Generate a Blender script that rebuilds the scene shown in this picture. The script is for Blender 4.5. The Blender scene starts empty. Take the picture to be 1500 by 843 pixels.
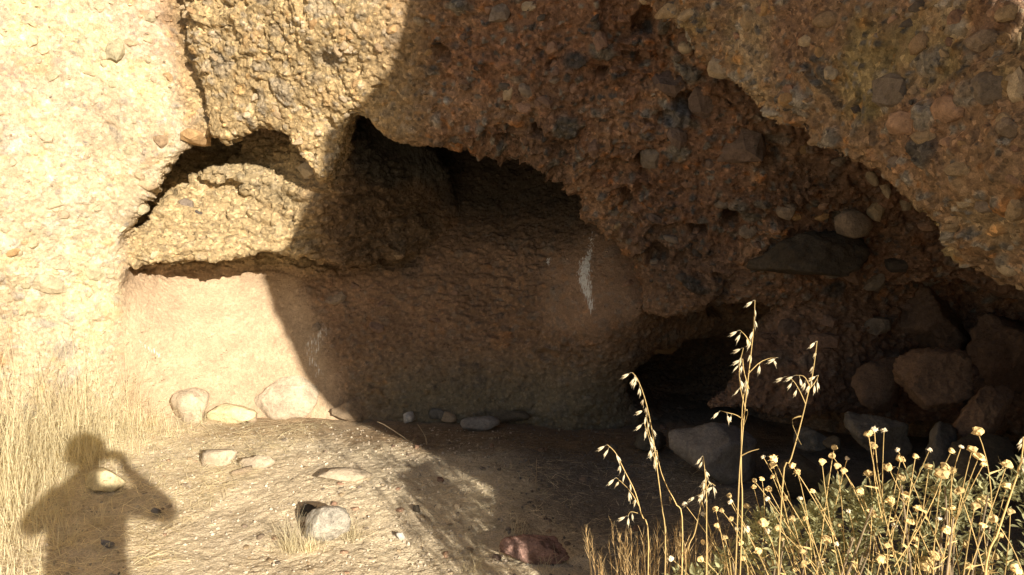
import bpy, bmesh, math, random
import numpy as np
from mathutils import Vector, Matrix
from mathutils.bvhtree import BVHTree

# ------------------------------------------------------------------ camera, sky, sun, exposure
SC = bpy.context.scene
COL = SC.collection
R = math.radians
CAM_H, FPX, PITCH = 1.6, 1170.0, R(5.93)
cam = bpy.data.cameras.new('camera'); camo = bpy.data.objects.new('camera', cam); COL.objects.link(camo)
cam.sensor_width = 36.0; cam.lens = 36.0 * FPX / 1500.0
cam.clip_start = 0.05; cam.clip_end = 3000
camo.location = (0, 0, CAM_H); camo.rotation_euler = (R(90) - PITCH, 0, 0)
SC.camera = camo

SUN = Vector((2.9, -5.6, 1.78)).normalized()          # towards the sun
w = bpy.data.worlds.new('World'); SC.world = w; w.use_nodes = True
nt = w.node_tree; bg = nt.nodes['Background']
sky = nt.nodes.new('ShaderNodeTexSky'); sky.sky_type = 'NISHITA'; sky.sun_disc = False
sky.sun_elevation = math.asin(SUN.z); sky.sun_rotation = math.atan2(SUN.x, SUN.y)
nt.links.new(sky.outputs[0], bg.inputs[0]); bg.inputs[1].default_value = 0.052
sl = bpy.data.lights.new('sun', 'SUN'); so = bpy.data.objects.new('sun', sl); COL.objects.link(so)
sl.energy = 5.0; sl.angle = R(0.5); sl.color = (1.0, 0.895, 0.72)
so.rotation_euler = (-SUN).to_track_quat('-Z', 'Y').to_euler()
vs = SC.view_settings
vs.view_transform = 'Standard'; vs.look = 'None'; vs.gamma = 1.0; vs.use_curve_mapping = False
vs.exposure = 0.97
SC.cycles.use_denoising = True
SC.cycles.max_bounces = 8; SC.cycles.diffuse_bounces = 3
rng = np.random.default_rng(7)
random.seed(7)

# ------------------------------------------------------------------ helpers
CP, SP = math.cos(PITCH), math.sin(PITCH)
def W(px, py, Y):
    """a sight line of the photograph, taken Y metres into the scene"""
    u = (px - 750.0) / FPX; v = (421.5 - py) / FPX
    dy = CP + v * SP; dz = -SP + v * CP
    t = Y / dy
    return np.array([u * t, Y, CAM_H + dz * t])
def ray(px, py):
    u = (px - 750.0) / FPX; v = (421.5 - py) / FPX
    return Vector((u, CP + v * SP, -SP + v * CP)).normalized()

def _h(ix, iy, iz, seed):
    h = (ix.astype(np.uint32) * np.uint32(374761393) + iy.astype(np.uint32) * np.uint32(668265263)
         + iz.astype(np.uint32) * np.uint32(2147483647 & 0x7FEB352D) + np.uint32(seed * 1013904223 & 0xFFFFFFFF))
    h ^= h >> np.uint32(15); h *= np.uint32(0x2C1B3C6D); h ^= h >> np.uint32(12)
    h *= np.uint32(0x297A2D39); h ^= h >> np.uint32(15)
    return h
def _u(h): return (h & np.uint32(0xFFFFFF)).astype(np.float32) * np.float32(1 / 16777215.0)
def vnoise(P, seed=0):
    """smooth value noise in -1..1"""
    F = np.floor(P); f = (P - F).astype(np.float32); I = F.astype(np.int64)
    f = f * f * f * (f * (f * 6 - 15) + 10)
    out = 0
    for dx in (0, 1):
        wx = f[:, 0] if dx else 1 - f[:, 0]
        for dy in (0, 1):
            wy = f[:, 1] if dy else 1 - f[:, 1]
            for dz in (0, 1):
                wz = f[:, 2] if dz else 1 - f[:, 2]
                out = out + wx * wy * wz * _u(_h(I[:, 0] + dx, I[:, 1] + dy, I[:, 2] + dz, seed))
    return out * 2 - 1
def fbm(P, octv=4, seed=0, gain=0.5):
    o = 0; a = 1.0; s = 0
    for k in range(octv):
        o = o + a * vnoise(P * (2.03 ** k) + 17.3 * k, seed + k); s += a; a *= gain
    return o / s
def cells(P, seed=0):
    """nearest jittered cell: distance, two random numbers and the height of its tilted facet"""
    B = np.floor(P - 0.5); I = B.astype(np.int64); n = len(P)
    best = np.full(n, 9.0, np.float32); r1 = np.zeros(n, np.float32); r2 = np.zeros(n, np.float32); tl = np.zeros(n, np.float32)
    for dx in (0, 1):
        for dy in (0, 1):
            for dz in (0, 1):
                a, b, c = I[:, 0] + dx, I[:, 1] + dy, I[:, 2] + dz
                h = _h(a, b, c, seed)
                j1 = _u(h); j2 = _u(_h(a, b, c, seed + 11)); j3 = _u(_h(a, b, c, seed + 23))
                ox = P[:, 0] - a - .5 - (j1 - .5) * .6; oy = P[:, 1] - b - .5 - (j2 - .5) * .6; oz = P[:, 2] - c - .5 - (j3 - .5) * .6
                d = (ox * ox + oy * oy + oz * oz).astype(np.float32)
                m = d < best
                tl = np.where(m, ox * ((j2 * 17.3) % 1 - .5) + oy * ((j3 * 13.1) % 1 - .5) + oz * ((j1 * 19.7) % 1 - .5), tl)
                best = np.where(m, d, best); r1 = np.where(m, (j1 * 7.13 + j2 * 3.7) % 1, r1); r2 = np.where(m, (j3 * 5.3 + j1 * 9.1) % 1, r2)
    return np.sqrt(best), r1, r2, tl
def sstep(a, b, x):
    t = np.clip((x - a) / (b - a), 0, 1); return t * t * (3 - 2 * t)
def smin(a, b, k):
    h = np.maximum(k - np.abs(a - b), 0) / k; return np.minimum(a, b) - h * h * k * .25
def smax(a, b, k): return -smin(-a, -b, k)
def lerp(a, b, t): return a + (b - a) * t[:, None]

def mesh_np(name, V, F, mat=None, smooth=True, col=None, extra=None):
    """one mesh from numpy: V (n,3), F (m,3 or 4)"""
    me = bpy.data.meshes.new(name); k = F.shape[1]
    me.vertices.add(len(V)); me.vertices.foreach_set('co', np.ascontiguousarray(V, np.float32).ravel())
    me.loops.add(F.size); me.loops.foreach_set('vertex_index', np.ascontiguousarray(F, np.int32).ravel())
    me.polygons.add(len(F)); me.polygons.foreach_set('loop_start', np.arange(0, F.size, k, dtype=np.int32))
    me.polygons.foreach_set('use_smooth', np.full(len(F), smooth))
    me.update(calc_edges=True)
    if col is not None:
        a = me.color_attributes.new('Col', 'FLOAT_COLOR', 'POINT')
        c4 = np.ones((len(V), 4), np.float32); c4[:, :3] = col; a.data.foreach_set('color', c4.ravel())
    for nm, v in (extra or {}).items():
        a = me.attributes.new(nm, 'FLOAT', 'POINT'); a.data.foreach_set('value', np.ascontiguousarray(v, np.float32))
    if mat: me.materials.append(mat)
    return me
def link(name, data, parent=None, label=None, cat=None, group=None, kind=None):
    o = bpy.data.objects.new(name, data); COL.objects.link(o)
    if parent: o.parent = parent
    if label: o['label'] = label
    if cat: o['category'] = cat
    if group: o['group'] = group
    if kind: o['kind'] = kind
    return o

# ------------------------------------------------------------------ materials
def nodes(name):
    m = bpy.data.materials.new(name); m.use_nodes = True
    t = m.node_tree; b = t.nodes['Principled BSDF']; b.inputs['Roughness'].default_value = .9
    b.inputs['Specular IOR Level'].default_value = .25
    return m, t, b
def N(t, typ, **kw):
    n = t.nodes.new(typ)
    for k, v in kw.items():
        if k in n.inputs.keys(): n.inputs[k].default_value = v
        else: setattr(n, k, v)
    return n
def mixc(t, fac, a, b, mode='MIX'):
    n = t.nodes.new('ShaderNodeMix'); n.data_type = 'RGBA'; n.blend_type = mode
    for s, v in ((n.inputs[0], fac), (n.inputs[6], a), (n.inputs[7], b)):
        if hasattr(v, 'is_linked') or isinstance(v, bpy.types.NodeSocket): t.links.new(v, s)
        elif isinstance(v, (int, float)): s.default_value = v
        else: s.default_value = (*v, 1) if len(v) == 3 else v
    return n.outputs[2]
def ramp(t, src, stops):
    n = t.nodes.new('ShaderNodeValToRGB'); t.links.new(src, n.inputs[0]); e = n.color_ramp.elements
    while len(e) < len(stops): e.new(.5)
    for el, (p, c) in zip(e, stops):
        el.position = p; el.color = (c, c, c, 1) if isinstance(c, (int, float)) else (*c, 1)
    return n.outputs[0]
def bump(t, b, src, dist, strength=1.0, prev=None):
    n = t.nodes.new('ShaderNodeBump'); n.inputs['Strength'].default_value = strength; n.inputs['Distance'].default_value = dist
    t.links.new(src, n.inputs['Height'])
    if prev: t.links.new(prev, n.inputs['Normal'])
    t.links.new(n.outputs[0], b.inputs['Normal']); return n.outputs[0]

def mat_cliff():
    m, t, b = nodes('conglomerate_rock')
    at = N(t, 'ShaderNodeAttribute', attribute_name='Col'); tc = N(t, 'ShaderNodeTexCoord')
    n1 = N(t, 'ShaderNodeTexNoise', Scale=38.0, Detail=4.0, Roughness=.7); n2 = N(t, 'ShaderNodeTexNoise', Scale=150.0, Detail=2.0, Roughness=.65)
    vo = N(t, 'ShaderNodeTexVoronoi', Scale=55.0); 
    for n in (n1, n2, vo): t.links.new(tc.outputs['Object'], n.inputs['Vector'])
    gn = N(t, 'ShaderNodeAttribute', attribute_name='grain')
    c = mixc(t, gn.outputs['Fac'], at.outputs['Color'], ramp(t, n1.outputs[0], [(.25, .5), (.5, 1.0), (.75, 1.4)]), 'MULTIPLY')
    c = mixc(t, .5, c, ramp(t, n2.outputs[0], [(.3, .55), (.5, 1.0), (.7, 1.35)]), 'MULTIPLY')
    gr = N(t, 'ShaderNodeSeparateColor'); t.links.new(vo.outputs['Color'], gr.inputs[0])
    c = mixc(t, gn.outputs['Fac'], c, ramp(t, gr.outputs[0], [(0, .5), (.3, .88), (.8, 1.08), (1, 1.7)]), 'MULTIPLY')
    # pale bird droppings that ran down the wall
    ga = N(t, 'ShaderNodeAttribute', attribute_name='streak'); mp = N(t, 'ShaderNodeMapping'); mp.inputs['Scale'].default_value = (150, 70, 9)
    t.links.new(tc.outputs['Object'], mp.inputs[0]); n3 = N(t, 'ShaderNodeTexNoise', Scale=1.0, Detail=4.0, Roughness=.6)
    t.links.new(mp.outputs[0], n3.inputs['Vector'])
    ad = N(t, 'ShaderNodeMath', operation='ADD'); t.links.new(ga.outputs['Fac'], ad.inputs[0]); t.links.new(n3.outputs[0], ad.inputs[1])
    c = mixc(t, ramp(t, ad.outputs[0], [(.86, 0.0), (.95, 1.0)]), c, (.78, .76, .72))
    t.links.new(c, b.inputs['Base Color'])
    p = bump(t, b, n1.outputs[0], .016, .9); bump(t, b, n2.outputs[0], .004, .7, p)
    b.inputs['Roughness'].default_value = .95
    return m
def mat_stone(name, cols, grain=(60, 260), br=(.7, 1.3), bd=.006):
    """stone whose hue is picked per object"""
    m, t, b = nodes(name)
    oi = N(t, 'ShaderNodeObjectInfo'); tc = N(t, 'ShaderNodeTexCoord')
    geo = N(t, 'ShaderNodeNewGeometry')
    n3 = N(t, 'ShaderNodeTexNoise', Scale=42.0, Detail=4.0, Roughness=.7); t.links.new(geo.outputs['Position'], n3.inputs['Vector'])
    n1 = N(t, 'ShaderNodeTexNoise', Scale=grain[0] * .25, Detail=5.0, Roughness=.7); n2 = N(t, 'ShaderNodeTexNoise', Scale=float(grain[1]), Detail=3.0, Roughness=.7)
    for n in (n1, n2): t.links.new(geo.outputs['Position'], n.inputs['Vector'])
    k = len(cols)
    base = ramp(t, oi.outputs['Random'], [(i / k, c) for i, c in enumerate(cols)]) if k > 1 else None
    if k > 1:
        rn = base.node; rn.color_ramp.interpolation = 'CONSTANT'
    else: base = cols[0]
    c = mixc(t, 1.0, base, ramp(t, n1.outputs[0], [(.3, br[0]), (.7, br[1])]), 'MULTIPLY')
    c = mixc(t, .6, c, ramp(t, n2.outputs[0], [(.3, .6), (.7, 1.35)]), 'MULTIPLY')
    c = mixc(t, .7, c, ramp(t, n3.outputs[0], [(.3, .6), (.5, 1.0), (.7, 1.25)]), 'MULTIPLY')
    t.links.new(c, b.inputs['Base Color'])
    p = bump(t, b, n1.outputs[0], bd * 3, .7); p = bump(t, b, n3.outputs[0], bd * 1.6, .8, p); bump(t, b, n2.outputs[0], bd * .5, .7, p)
    b.inputs['Roughness'].default_value = .92
    return m
def mat_plain(name, col, var=.25, scale=30.0, rough=.85, trans=0.0, coord='Position'):
    m, t, b = nodes(name)
    geo = N(t, 'ShaderNodeNewGeometry'); oi = N(t, 'ShaderNodeObjectInfo')
    n1 = N(t, 'ShaderNodeTexNoise', Scale=scale, Detail=3.0); t.links.new(geo.outputs['Position'], n1.inputs['Vector'])
    c = mixc(t, 1.0, col, ramp(t, n1.outputs[0], [(.3, 1 - var), (.7, 1 + var)]), 'MULTIPLY')
    c = mixc(t, 1.0, c, ramp(t, geo.outputs['Random Per Island'], [(0, 1 - var), (1, 1 + var)]), 'MULTIPLY')
    c = mixc(t, 1.0, c, ramp(t, oi.outputs['Random'], [(0, 1 - var), (1, 1 + var)]), 'MULTIPLY')
    t.links.new(c, b.inputs['Base Color']); b.inputs['Roughness'].default_value = rough
    if trans:
        tr = N(t, 'ShaderNodeBsdfTranslucent'); t.links.new(c, tr.inputs[0]); mx = N(t, 'ShaderNodeMixShader'); mx.inputs[0].default_value = trans
        t.links.new(b.outputs[0], mx.inputs[1]); t.links.new(tr.outputs[0], mx.inputs[2]); t.links.new(mx.outputs[0], t.nodes['Material Output'].inputs['Surface'])
    return m

# ------------------------------------------------------------------ the cliff: rock masses as solids, then one surface
H = 0.04
X0, X1, Y0, Y1, Z0, Z1 = -5.2, 4.2, 1.7, 7.6, -0.35, 4.1
xs = np.arange(X0, X1, H, dtype=np.float32); ys = np.arange(Y0, Y1, H, dtype=np.float32); zs = np.arange(Z0, Z1, H, dtype=np.float32)
GX, GZ = np.meshgrid(xs, zs, indexing='ij')
def rbf(ctrl):
    P = np.array([W(*c) for c in ctrl]); X = P[:, [0, 2]]; y = P[:, 1]; n = len(X)
    D = np.linalg.norm(X[:, None] - X[None], axis=2)
    A = np.zeros((n + 1, n + 1)); A[:n, :n] = D - np.eye(n) * .02; A[:n, n] = 1; A[n, :n] = 1
    s = np.linalg.solve(A, np.append(y, 0)); o = np.full(GX.shape, s[n], np.float32)
    for i in range(n): o += s[i] * np.sqrt((GX - X[i, 0]) ** 2 + (GZ - X[i, 1]) ** 2)
    return np.clip(o, y.min() - .5, y.max() + .4)
def poly(outline):
    P = np.array([W(*c) for c in outline])[:, [0, 2]]; n = len(P)
    d = np.full(GX.shape, 1e9, np.float32); inside = np.zeros(GX.shape, bool)
    for i in range(n):
        a, b = P[i], P[(i + 1) % n]; e = b - a; wx = GX - a[0]; wz = GZ - a[1]
        t = np.clip((wx * e[0] + wz * e[1]) / (e @ e), 0, 1)
        d = np.minimum(d, (wx - e[0] * t) ** 2 + (wz - e[1] * t) ** 2)
        c = ((a[1] > GZ) != (b[1] > GZ)) & (GX < (b[0] - a[0]) * (GZ - a[1]) / (b[1] - a[1] + 1e-12) + a[0])
        inside ^= c
    d = np.sqrt(d); return np.where(inside, -d, d)
def add_y(pts, Y): return [(p[0], p[1], p[2] if len(p) > 2 else Y) for p in pts]

back = rbf([(200,620,5.60),(200,480,5.58),(192,425,5.66),(160,445,5.50),(260,480,5.80),(260,620,5.74),(130,500,5.46),(110,600,5.40),(60,600,5.28),(40,500,5.28),(0,620,5.1),(-60,560,5.0),(300,600,5.92),(300,450,6.06),(330,402,6.28),(250,404,6.15),(400,396,6.35),(450,600,5.95),(450,430,6.15),(600,610,5.85),(600,480,6.05),
    (600,390,6.25),(600,300,6.6),(600,230,6.9),(750,610,5.8),(750,480,5.95),(750,380,6.15),(780,300,6.5),(760,240,6.8),(870,600,5.75),
    (860,470,5.6),(860,400,5.72),(860,340,5.95),(940,460,5.5),(940,400,5.65),(1000,540,6.3),(1100,520,6.3),(1000,610,6.0),
    (300,300,6.25),(400,250,6.35),(300,200,6.35),(-300,600,5.6),(-300,-100,6.0),(1500,600,5.4),(1500,0,6.0),(700,-100,6.8),(1200,620,5.6)])
left_f = rbf([(0,0,5.2),(0,300,5.12),(0,600,5.15),(130,500,5.56),(110,600,5.52),(40,560,5.32),(180,350,5.48),(180,420,5.52),(220,100,5.4),(-300,300,4.75),(270,190,5.42),(-600,200,4.2)])
left_p = poly(add_y([(-1400,-900),(340,-900),(340,0),(340,100),(335,165),(318,200),(286,212),(252,240),(232,268),(212,300),(190,335),(177,352),(175,385),(184,408),(165,440),(135,500),(110,580),(100,760),(-1400,760)], 5.45))
in_f = rbf([(190,380,5.53),(300,375,5.55),(400,370,5.63),(200,330,5.68),(300,300,5.78),(350,235,5.98),(420,300,5.68),(460,330,5.6),(468,298,5.48),(520,300,5.72),(520,360,5.88),(600,340,6.2),(650,300,6.5),(400,200,6.05),(488,240,5.42),(515,225,5.6),(560,220,6.05),(270,270,5.85)])
in_p = poly(add_y([(320,150),(330,216),(292,244),(252,272),(218,308),(190,358),(186,386),(260,382),(340,376),(400,370),(440,379),(500,392),(560,386),(620,362),(660,320),(640,240),(560,140)], 5.7))
sh_f = rbf([(262,262,5.72),(300,258,5.7),(345,268,5.7),(380,300,5.72),(420,330,5.72),(330,200,5.85),(420,240,5.65),(470,280,5.6)])
sh_p = poly(add_y([(380,246),(330,236),(300,242),(264,262),(300,262),(338,268),(362,288),(395,305),(440,330),(480,335),(490,300),(430,268)], 5.7))
top_f = rbf([(245,0,5.26),(265,150,5.34),(300,200,5.30),(380,182,5.22),(450,270,5.22),(400,80,4.98),(500,50,4.75),(520,170,5.0),(620,215,4.95),(600,0,4.6),
    (760,225,4.95),(760,80,4.6),(860,300,5.1),(900,200,4.75),(950,420,5.15),(1000,300,4.85),(1000,100,4.5),(1090,360,4.8),(1170,395,5.0),(1240,390,5.0),(1180,440,4.98),(1200,280,4.6),
    (1260,340,4.75),(1400,360,4.6),(1500,350,4.5),(900,0,4.4),(1040,440,5.0),(440,130,5.0),(475,200,5.1)])
top_p = poly(add_y([(225,-900),(240,0),(252,80),(265,150),(278,198),(305,208),(330,192),(360,182),(395,190),(418,228),(450,273),(476,264),(500,222),(518,175),(545,188),
    (575,207),(620,219),(655,213),(690,206),(725,218),(765,226),(815,248),(845,280),(868,322),(905,350),(938,390),(952,430),(940,468),(985,482),(1030,470),
    (1080,456),(1130,444),(1200,442),(1260,436),(1330,420),(1500,420),(2200,420),(2200,-900)], 5.0))
but_f = rbf([(1130,480,5.0),(1050,600,4.95),(1200,560,4.8),(1250,450,4.98),(1340,470,5.05),(1400,450,5.1),(1500,500,4.95),(1700,500,4.8),(1150,620,4.85),(1330,560,5.0)])
but_p = poly(add_y([(1118,500),(1150,452),(1230,432),(1300,392),(1390,370),(1800,370),(1800,660),(1320,640),(1245,616),(1160,622),(1042,622),(1036,600),(1080,572)], 4.85))
slab_f = rbf([(930,10,4.3),(1040,115,4.1),(1160,230,3.8),(1272,310,3.5),(1388,418,3.2),(1500,488,2.9),(1700,600,2.5),(1480,0,2.78),(1480,120,2.75),(1300,100,3.3),(1200,0,3.6),(1490,250,2.7),(1400,300,3.0),(1580,60,2.72),(1700,60,2.85),(1700,300,2.6),(1050,-100,4.0)])
slab_p = poly([(905,-900,4.3),(915,0,4.3),(958,48,4.25),(1040,118,4.1),(1100,188,3.95),(1160,230,3.8),(1222,272,3.65),(1272,312,3.5),(1330,368,3.35),(1388,420,3.2),(1450,452,3.05),(1500,490,2.9),(1600,560,2.7),(1800,640,2.5),(3000,700,2.5),(3000,-900,2.5)])

LAYERS = [(left_f, left_p, .35, .10, .22), (in_f, in_p, .10, .06, .03), (sh_f, sh_p, .3, .06, .03), (top_f, top_p, .22, .10, .04),
          (but_f, but_p, .25, .16, .06), (slab_f, slab_p, .5, .22, .03)]
field = np.empty((len(xs), len(ys), len(zs)), np.float32)
hole_c = W(1030, 552, 6.0)
for j, y in enumerate(ys):
    f = back - y
    # the low black hollow at the foot of the wall
    e = np.sqrt(((GX - hole_c[0]) / .62) ** 2 + ((y - 6.1) / 1.5) ** 2 + ((GZ - (hole_c[2] - .05)) / .33) ** 2)
    f = smax(f, (1 - e) * .35, .08)
    for yf, dp, s, kr, ku in LAYERS:
        f = smin(f, smax(yf - y, dp + s * np.maximum(y - yf, 0), kr), ku)
    field[:, j, :] = f

def surface_nets(f, org, h):
    s = f < 0; nx, ny, nz = f.shape
    c = sum(s[a:nx - 1 + a, b:ny - 1 + b, d:nz - 1 + d].astype(np.int8) for a in (0, 1) for b in (0, 1) for d in (0, 1))
    act = (c > 0) & (c < 8); I = np.argwhere(act); idx = np.full(act.shape, -1, np.int64); idx[act] = np.arange(len(I))
    acc = np.zeros((len(I), 3)); cnt = np.zeros(len(I)); cor = [(a, b, d) for a in (0, 1) for b in (0, 1) for d in (0, 1)]
    val = {k: f[I[:, 0] + k[0], I[:, 1] + k[1], I[:, 2] + k[2]].astype(np.float64) for k in cor}
    for k in cor:
        for ax in range(3):
            if k[ax]: continue
            q = list(k); q[ax] = 1; q = tuple(q); a, b = val[k], val[q]; m = (a < 0) != (b < 0)
            t = np.where(m, a / np.where(m, a - b, 1), 0); p = np.array(k, float)[None] + np.eye(3)[ax][None] * t[:, None]
            acc += p * m[:, None]; cnt += m
    V = (I + acc / cnt[:, None]) * h + np.array(org)
    Q = []
    for ax in range(3):
        sl0 = [slice(None)] * 3; sl1 = [slice(None)] * 3; sl0[ax] = slice(0, -1); sl1[ax] = slice(1, None)
        A, B = s[tuple(sl0)], s[tuple(sl1)]
        for fl in (0, 1):
            E = np.argwhere((A & ~B) if fl else (~A & B)); o1, o2 = [(1, 2), (2, 0), (0, 1)][ax]
            ok = (E[:, o1] > 0) & (E[:, o2] > 0)
            for o in (o1, o2): ok &= E[:, o] < act.shape[o]
            E = E[ok]; d1 = np.eye(3, dtype=int)[o1]; d2 = np.eye(3, dtype=int)[o2]
            g = lambda e: idx[e[:, 0], e[:, 1], e[:, 2]]
            q = np.stack([g(E - d1 - d2), g(E - d2), g(E), g(E - d1)], 1)
            Q.append(q if fl else q[:, ::-1])
    Q = np.concatenate(Q); return V, Q[(Q >= 0).all(1)]
def subdivide(V, F):
    E = np.sort(np.stack([F, np.roll(F, -1, 1)], 2).reshape(-1, 2), 1); key = E[:, 0] * len(V) + E[:, 1]
    uk, inv = np.unique(key, return_inverse=True); a, b = uk // len(V), uk % len(V)
    n0 = len(V); mid = (V[a] + V[b]) * .5; ctr = V[F].mean(1); inv = inv.reshape(-1, 4) + n0; cc = np.arange(len(F)) + n0 + len(uk)
    NF = np.concatenate([np.stack([F[:, k], inv[:, k], cc, inv[:, k - 1]], 1) for k in range(4)])
    return np.concatenate([V, mid, ctr]), NF
def vnormals(V, F):
    n = np.cross(V[F[:, 2]] - V[F[:, 0]], V[F[:, 3]] - V[F[:, 1]]); o = np.empty_like(V)
    for k in range(3): o[:, k] = sum(np.bincount(F[:, c], n[:, k], len(V)) for c in range(4))
    return o / np.maximum(np.linalg.norm(o, axis=1, keepdims=True), 1e-9)
def relax(V, F, k=.5, it=1):
    for _ in range(it):
        s = np.zeros_like(V); c = np.zeros(len(V))
        for a in range(4):
            for b in (1, 3):
                for ax in range(3): s[:, ax] += np.bincount(F[:, a], V[F[:, (a + b) % 4], ax], len(V))
                c += np.bincount(F[:, a], minlength=len(V))
        V = V + (s / np.maximum(c, 1)[:, None] - V) * k
    return V
def pix(V):
    """where points fall in the photograph"""
    y = V[:, 1] * CP - (V[:, 2] - CAM_H) * SP; zz = V[:, 1] * SP + (V[:, 2] - CAM_H) * CP
    y = np.maximum(y, .05); return 750 + FPX * V[:, 0] / y, 421.5 - FPX * zz / y

CV, CF = surface_nets(field, (X0, Y0, Z0), H)
del field
CV = relax(CV, CF, .5, 1)
# keep the side of the rock that faces the open air
CV, CF = subdivide(CV, CF); CV = relax(CV, CF, .5, 1)
px, py = pix(CV); vis = (px > -160) & (px < 1660) & (py > -160) & (py < 760)
cn = vnormals(CV, CF); toward = (cn * (np.array([0, 0, CAM_H]) - CV)).sum(1) / np.linalg.norm(CV - np.array([0, 0, CAM_H]), axis=1)
vis &= toward > -.35
fv = vis[CF].any(1)
near_F, far_F = CF[fv], CF[~fv]
def compact(V, F):
    u, inv = np.unique(F, return_inverse=True); return V[u], inv.reshape(F.shape)
NV, NF = compact(CV, near_F); NV, NF = subdivide(NV, NF)
SOCKETS = [(916,292,9,13),(940,36,14,16),(1022,338,12,8),(962,376,12,14),(935,235,5,12),(1128,215,16,22),(1052,458,12,8),(1005,150,14,12),(880,110,8,10),(1070,320,12,8),(790,190,8,6)]
def weight(px, py, pts, soft):
    """1 inside an outline, fading over soft pixels"""
    P = np.array(pts, float); n = len(P); d = np.full(len(px), 1e9); ins = np.zeros(len(px), bool)
    for i in range(n):
        a, b = P[i], P[(i + 1) % n]; e = b - a; wx = px - a[0]; wy = py - a[1]
        t = np.clip((wx * e[0] + wy * e[1]) / (e @ e), 0, 1); d = np.minimum(d, (wx - e[0] * t) ** 2 + (wy - e[1] * t) ** 2)
        ins ^= ((a[1] > py) != (b[1] > py)) & (px < (b[0] - a[0]) * (py - a[1]) / (b[1] - a[1] + 1e-12) + a[0])
    d = np.sqrt(d); d = np.where(ins, d, -d); return sstep(-soft, soft, d)

def rock_detail(V, F):
    """beds, clasts and crumbs of the conglomerate: returns moved vertices, colours and the streak mask"""
    n = vnormals(V, F); px, py = pix(V); Y = V[:, 1]
    w_left = weight(px, py, [(-900,-900),(238,-900),(238,0),(262,150),(283,206),(212,300),(180,350),(186,410),(184,500),(215,760),(-900,760)], 14) * sstep(5.85, 5.7, Y)
    w_ochre = weight(px, py, [(240,-300),(265,170),(300,212),(420,280),(500,290),(560,210),(660,215),(720,100),(700,-300)], 30) * sstep(5.6, 5.4, Y)
    w_flake = weight(px, py, [(180,400),(175,300),(300,190),(470,200),(560,210),(660,330),(600,400),(400,400)], 20) * sstep(5.4, 5.55, Y)
    w_smooth = weight(px, py, [(188,402),(430,398),(470,480),(520,640),(200,680),(170,500)], 22) * sstep(5.3, 5.45, Y)
    w_left = w_left * (1 - w_smooth); w_flake = w_flake * (1 - w_smooth)
    w_pale = weight(px, py, [(790,400),(850,335),(905,350),(948,400),(945,470),(880,500),(800,480)], 22) * sstep(5.4, 5.5, Y)
    w_slab = sstep(4.5, 4.2, Y + 0 * px) * weight(px, py, [(905,-900),(925,0),(1040,118),(1272,312),(1500,490),(1800,640),(2600,640),(2600,-900)], 12)
    w_mid = weight(px, py, [(620,-300),(640,200),(860,300),(950,440),(1100,450),(1300,440),(1500,480),(1272,312),(1040,118),(900,-300)], 40) * sstep(5.5, 5.25, Y) * (1 - w_slab)
    w_cave = np.clip(1 - w_left - w_ochre - w_flake - w_smooth - w_slab - w_mid, 0, 1)
    w_but = w_cave * sstep(5.35, 5.15, Y) * sstep(1000, 1060, px)
    # form
    warp = np.stack([fbm(V * 3.1, 3, 3), fbm(V * 3.1 + 9, 3, 5), fbm(V * 3.1 + 21, 3, 8)], 1)
    P = V + warp * .10
    big = fbm(V * 1.6 + 3, 4, 31)
    d1, a1, b1, t1 = cells(P / np.array([.21, .21, .17]), 41)
    d2, a2, b2, t2 = cells(P / np.array([.10, .10, .082]) + 5, 43)
    P3 = V + warp * .04 + .012 * np.stack([vnoise(V * 33, 71), vnoise(V * 33 + 5, 72), vnoise(V * 33 + 9, 73)], 1)
    d3, a3, b3, t3 = cells(P3 / np.array([.046, .046, .038]) + 2, 47)
    fine = fbm(V * 26, 4, 57, .6)
    def dome(d, r): return np.maximum(0, 1 - (d / np.maximum(r, .02)) ** 2) ** .6
    has1 = (a1 > .62) * 1.0; has2 = (a2 > .45) * 1.0; has3 = (a3 > .35) * 1.0
    st1 = dome(d1, (.28 + .22 * b1)) * has1; st2 = dome(d2, .26 + .24 * b2) * has2; st3 = dome(d3, .3 + .22 * b3) * has3
    pit = sstep(.42, .62, fbm(V * 5.3 + 40, 3, 77)) 
    fac = t1 * .10 + t2 * .07 + t3 * .035
    blk = (a1 - .5) * sstep(.62, .30, d1) * .05 + (a2 - .5) * sstep(.6, .28, d2) * .03
    mpa = .6 * fbm(V * 2.2 + 60, 2, 79)
    patch = .25 + .95 * sstep(-.25, .45, fbm(V * 1.15 + 70, 3, 61)); grit = fbm(V * 60, 3, 65, .7)
    blk = blk * patch; fac = fac * patch; st2 = st2 * (.4 + .6 * patch)
    D = np.zeros(len(V)); v_s = fbm(V * 14, 2, 63)
    D += w_left * (big * .055 + st1 * .012 + st2 * .010 + st3 * .006 + fine * .010 + grit * .008 - pit * .016 + fac * .55)
    D += w_ochre * (big * .08 + blk * .6 + fac * .75 + st2 * .010 + st3 * .010 + fine * .020 + grit * .007 - pit * .03)
    D += w_mid * (big * .12 + blk * 1.4 + fac * 1.1 + st1 * .03 + st2 * .014 + st3 * .009 + fine * .018 + grit * .007 - pit * .075)
    D += w_slab * (big * .08 + blk * .7 + fac * .55 + st1 * .030 + st2 * .014 + st3 * .009 + fine * .014 + grit * .006 - pit * .03)
    D += w_smooth * (big * .03 + st3 * .003 + fine * .004 + st2 * .002)
    D += (w_cave + w_but) * (1 - .7 * w_pale) * (big * .07 + fac * .32 + st1 * .010 + st2 * .010 + st3 * .008 + fine * .016)
    # thin beds that break off in plates
    fl = np.clip(w_flake + .5 * patch * w_cave * sstep(640, 480, np.abs(px - 700) + np.abs(py - 470)) * (1 - w_pale), 0, 1)
    PF = V + warp * .06
    dl, al, bl, tl = cells(PF / np.array([.085, .10, .038]), 83); dm, am, bm, tm = cells(PF / np.array([.17, .2, .075]) + 3, 89)
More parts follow.
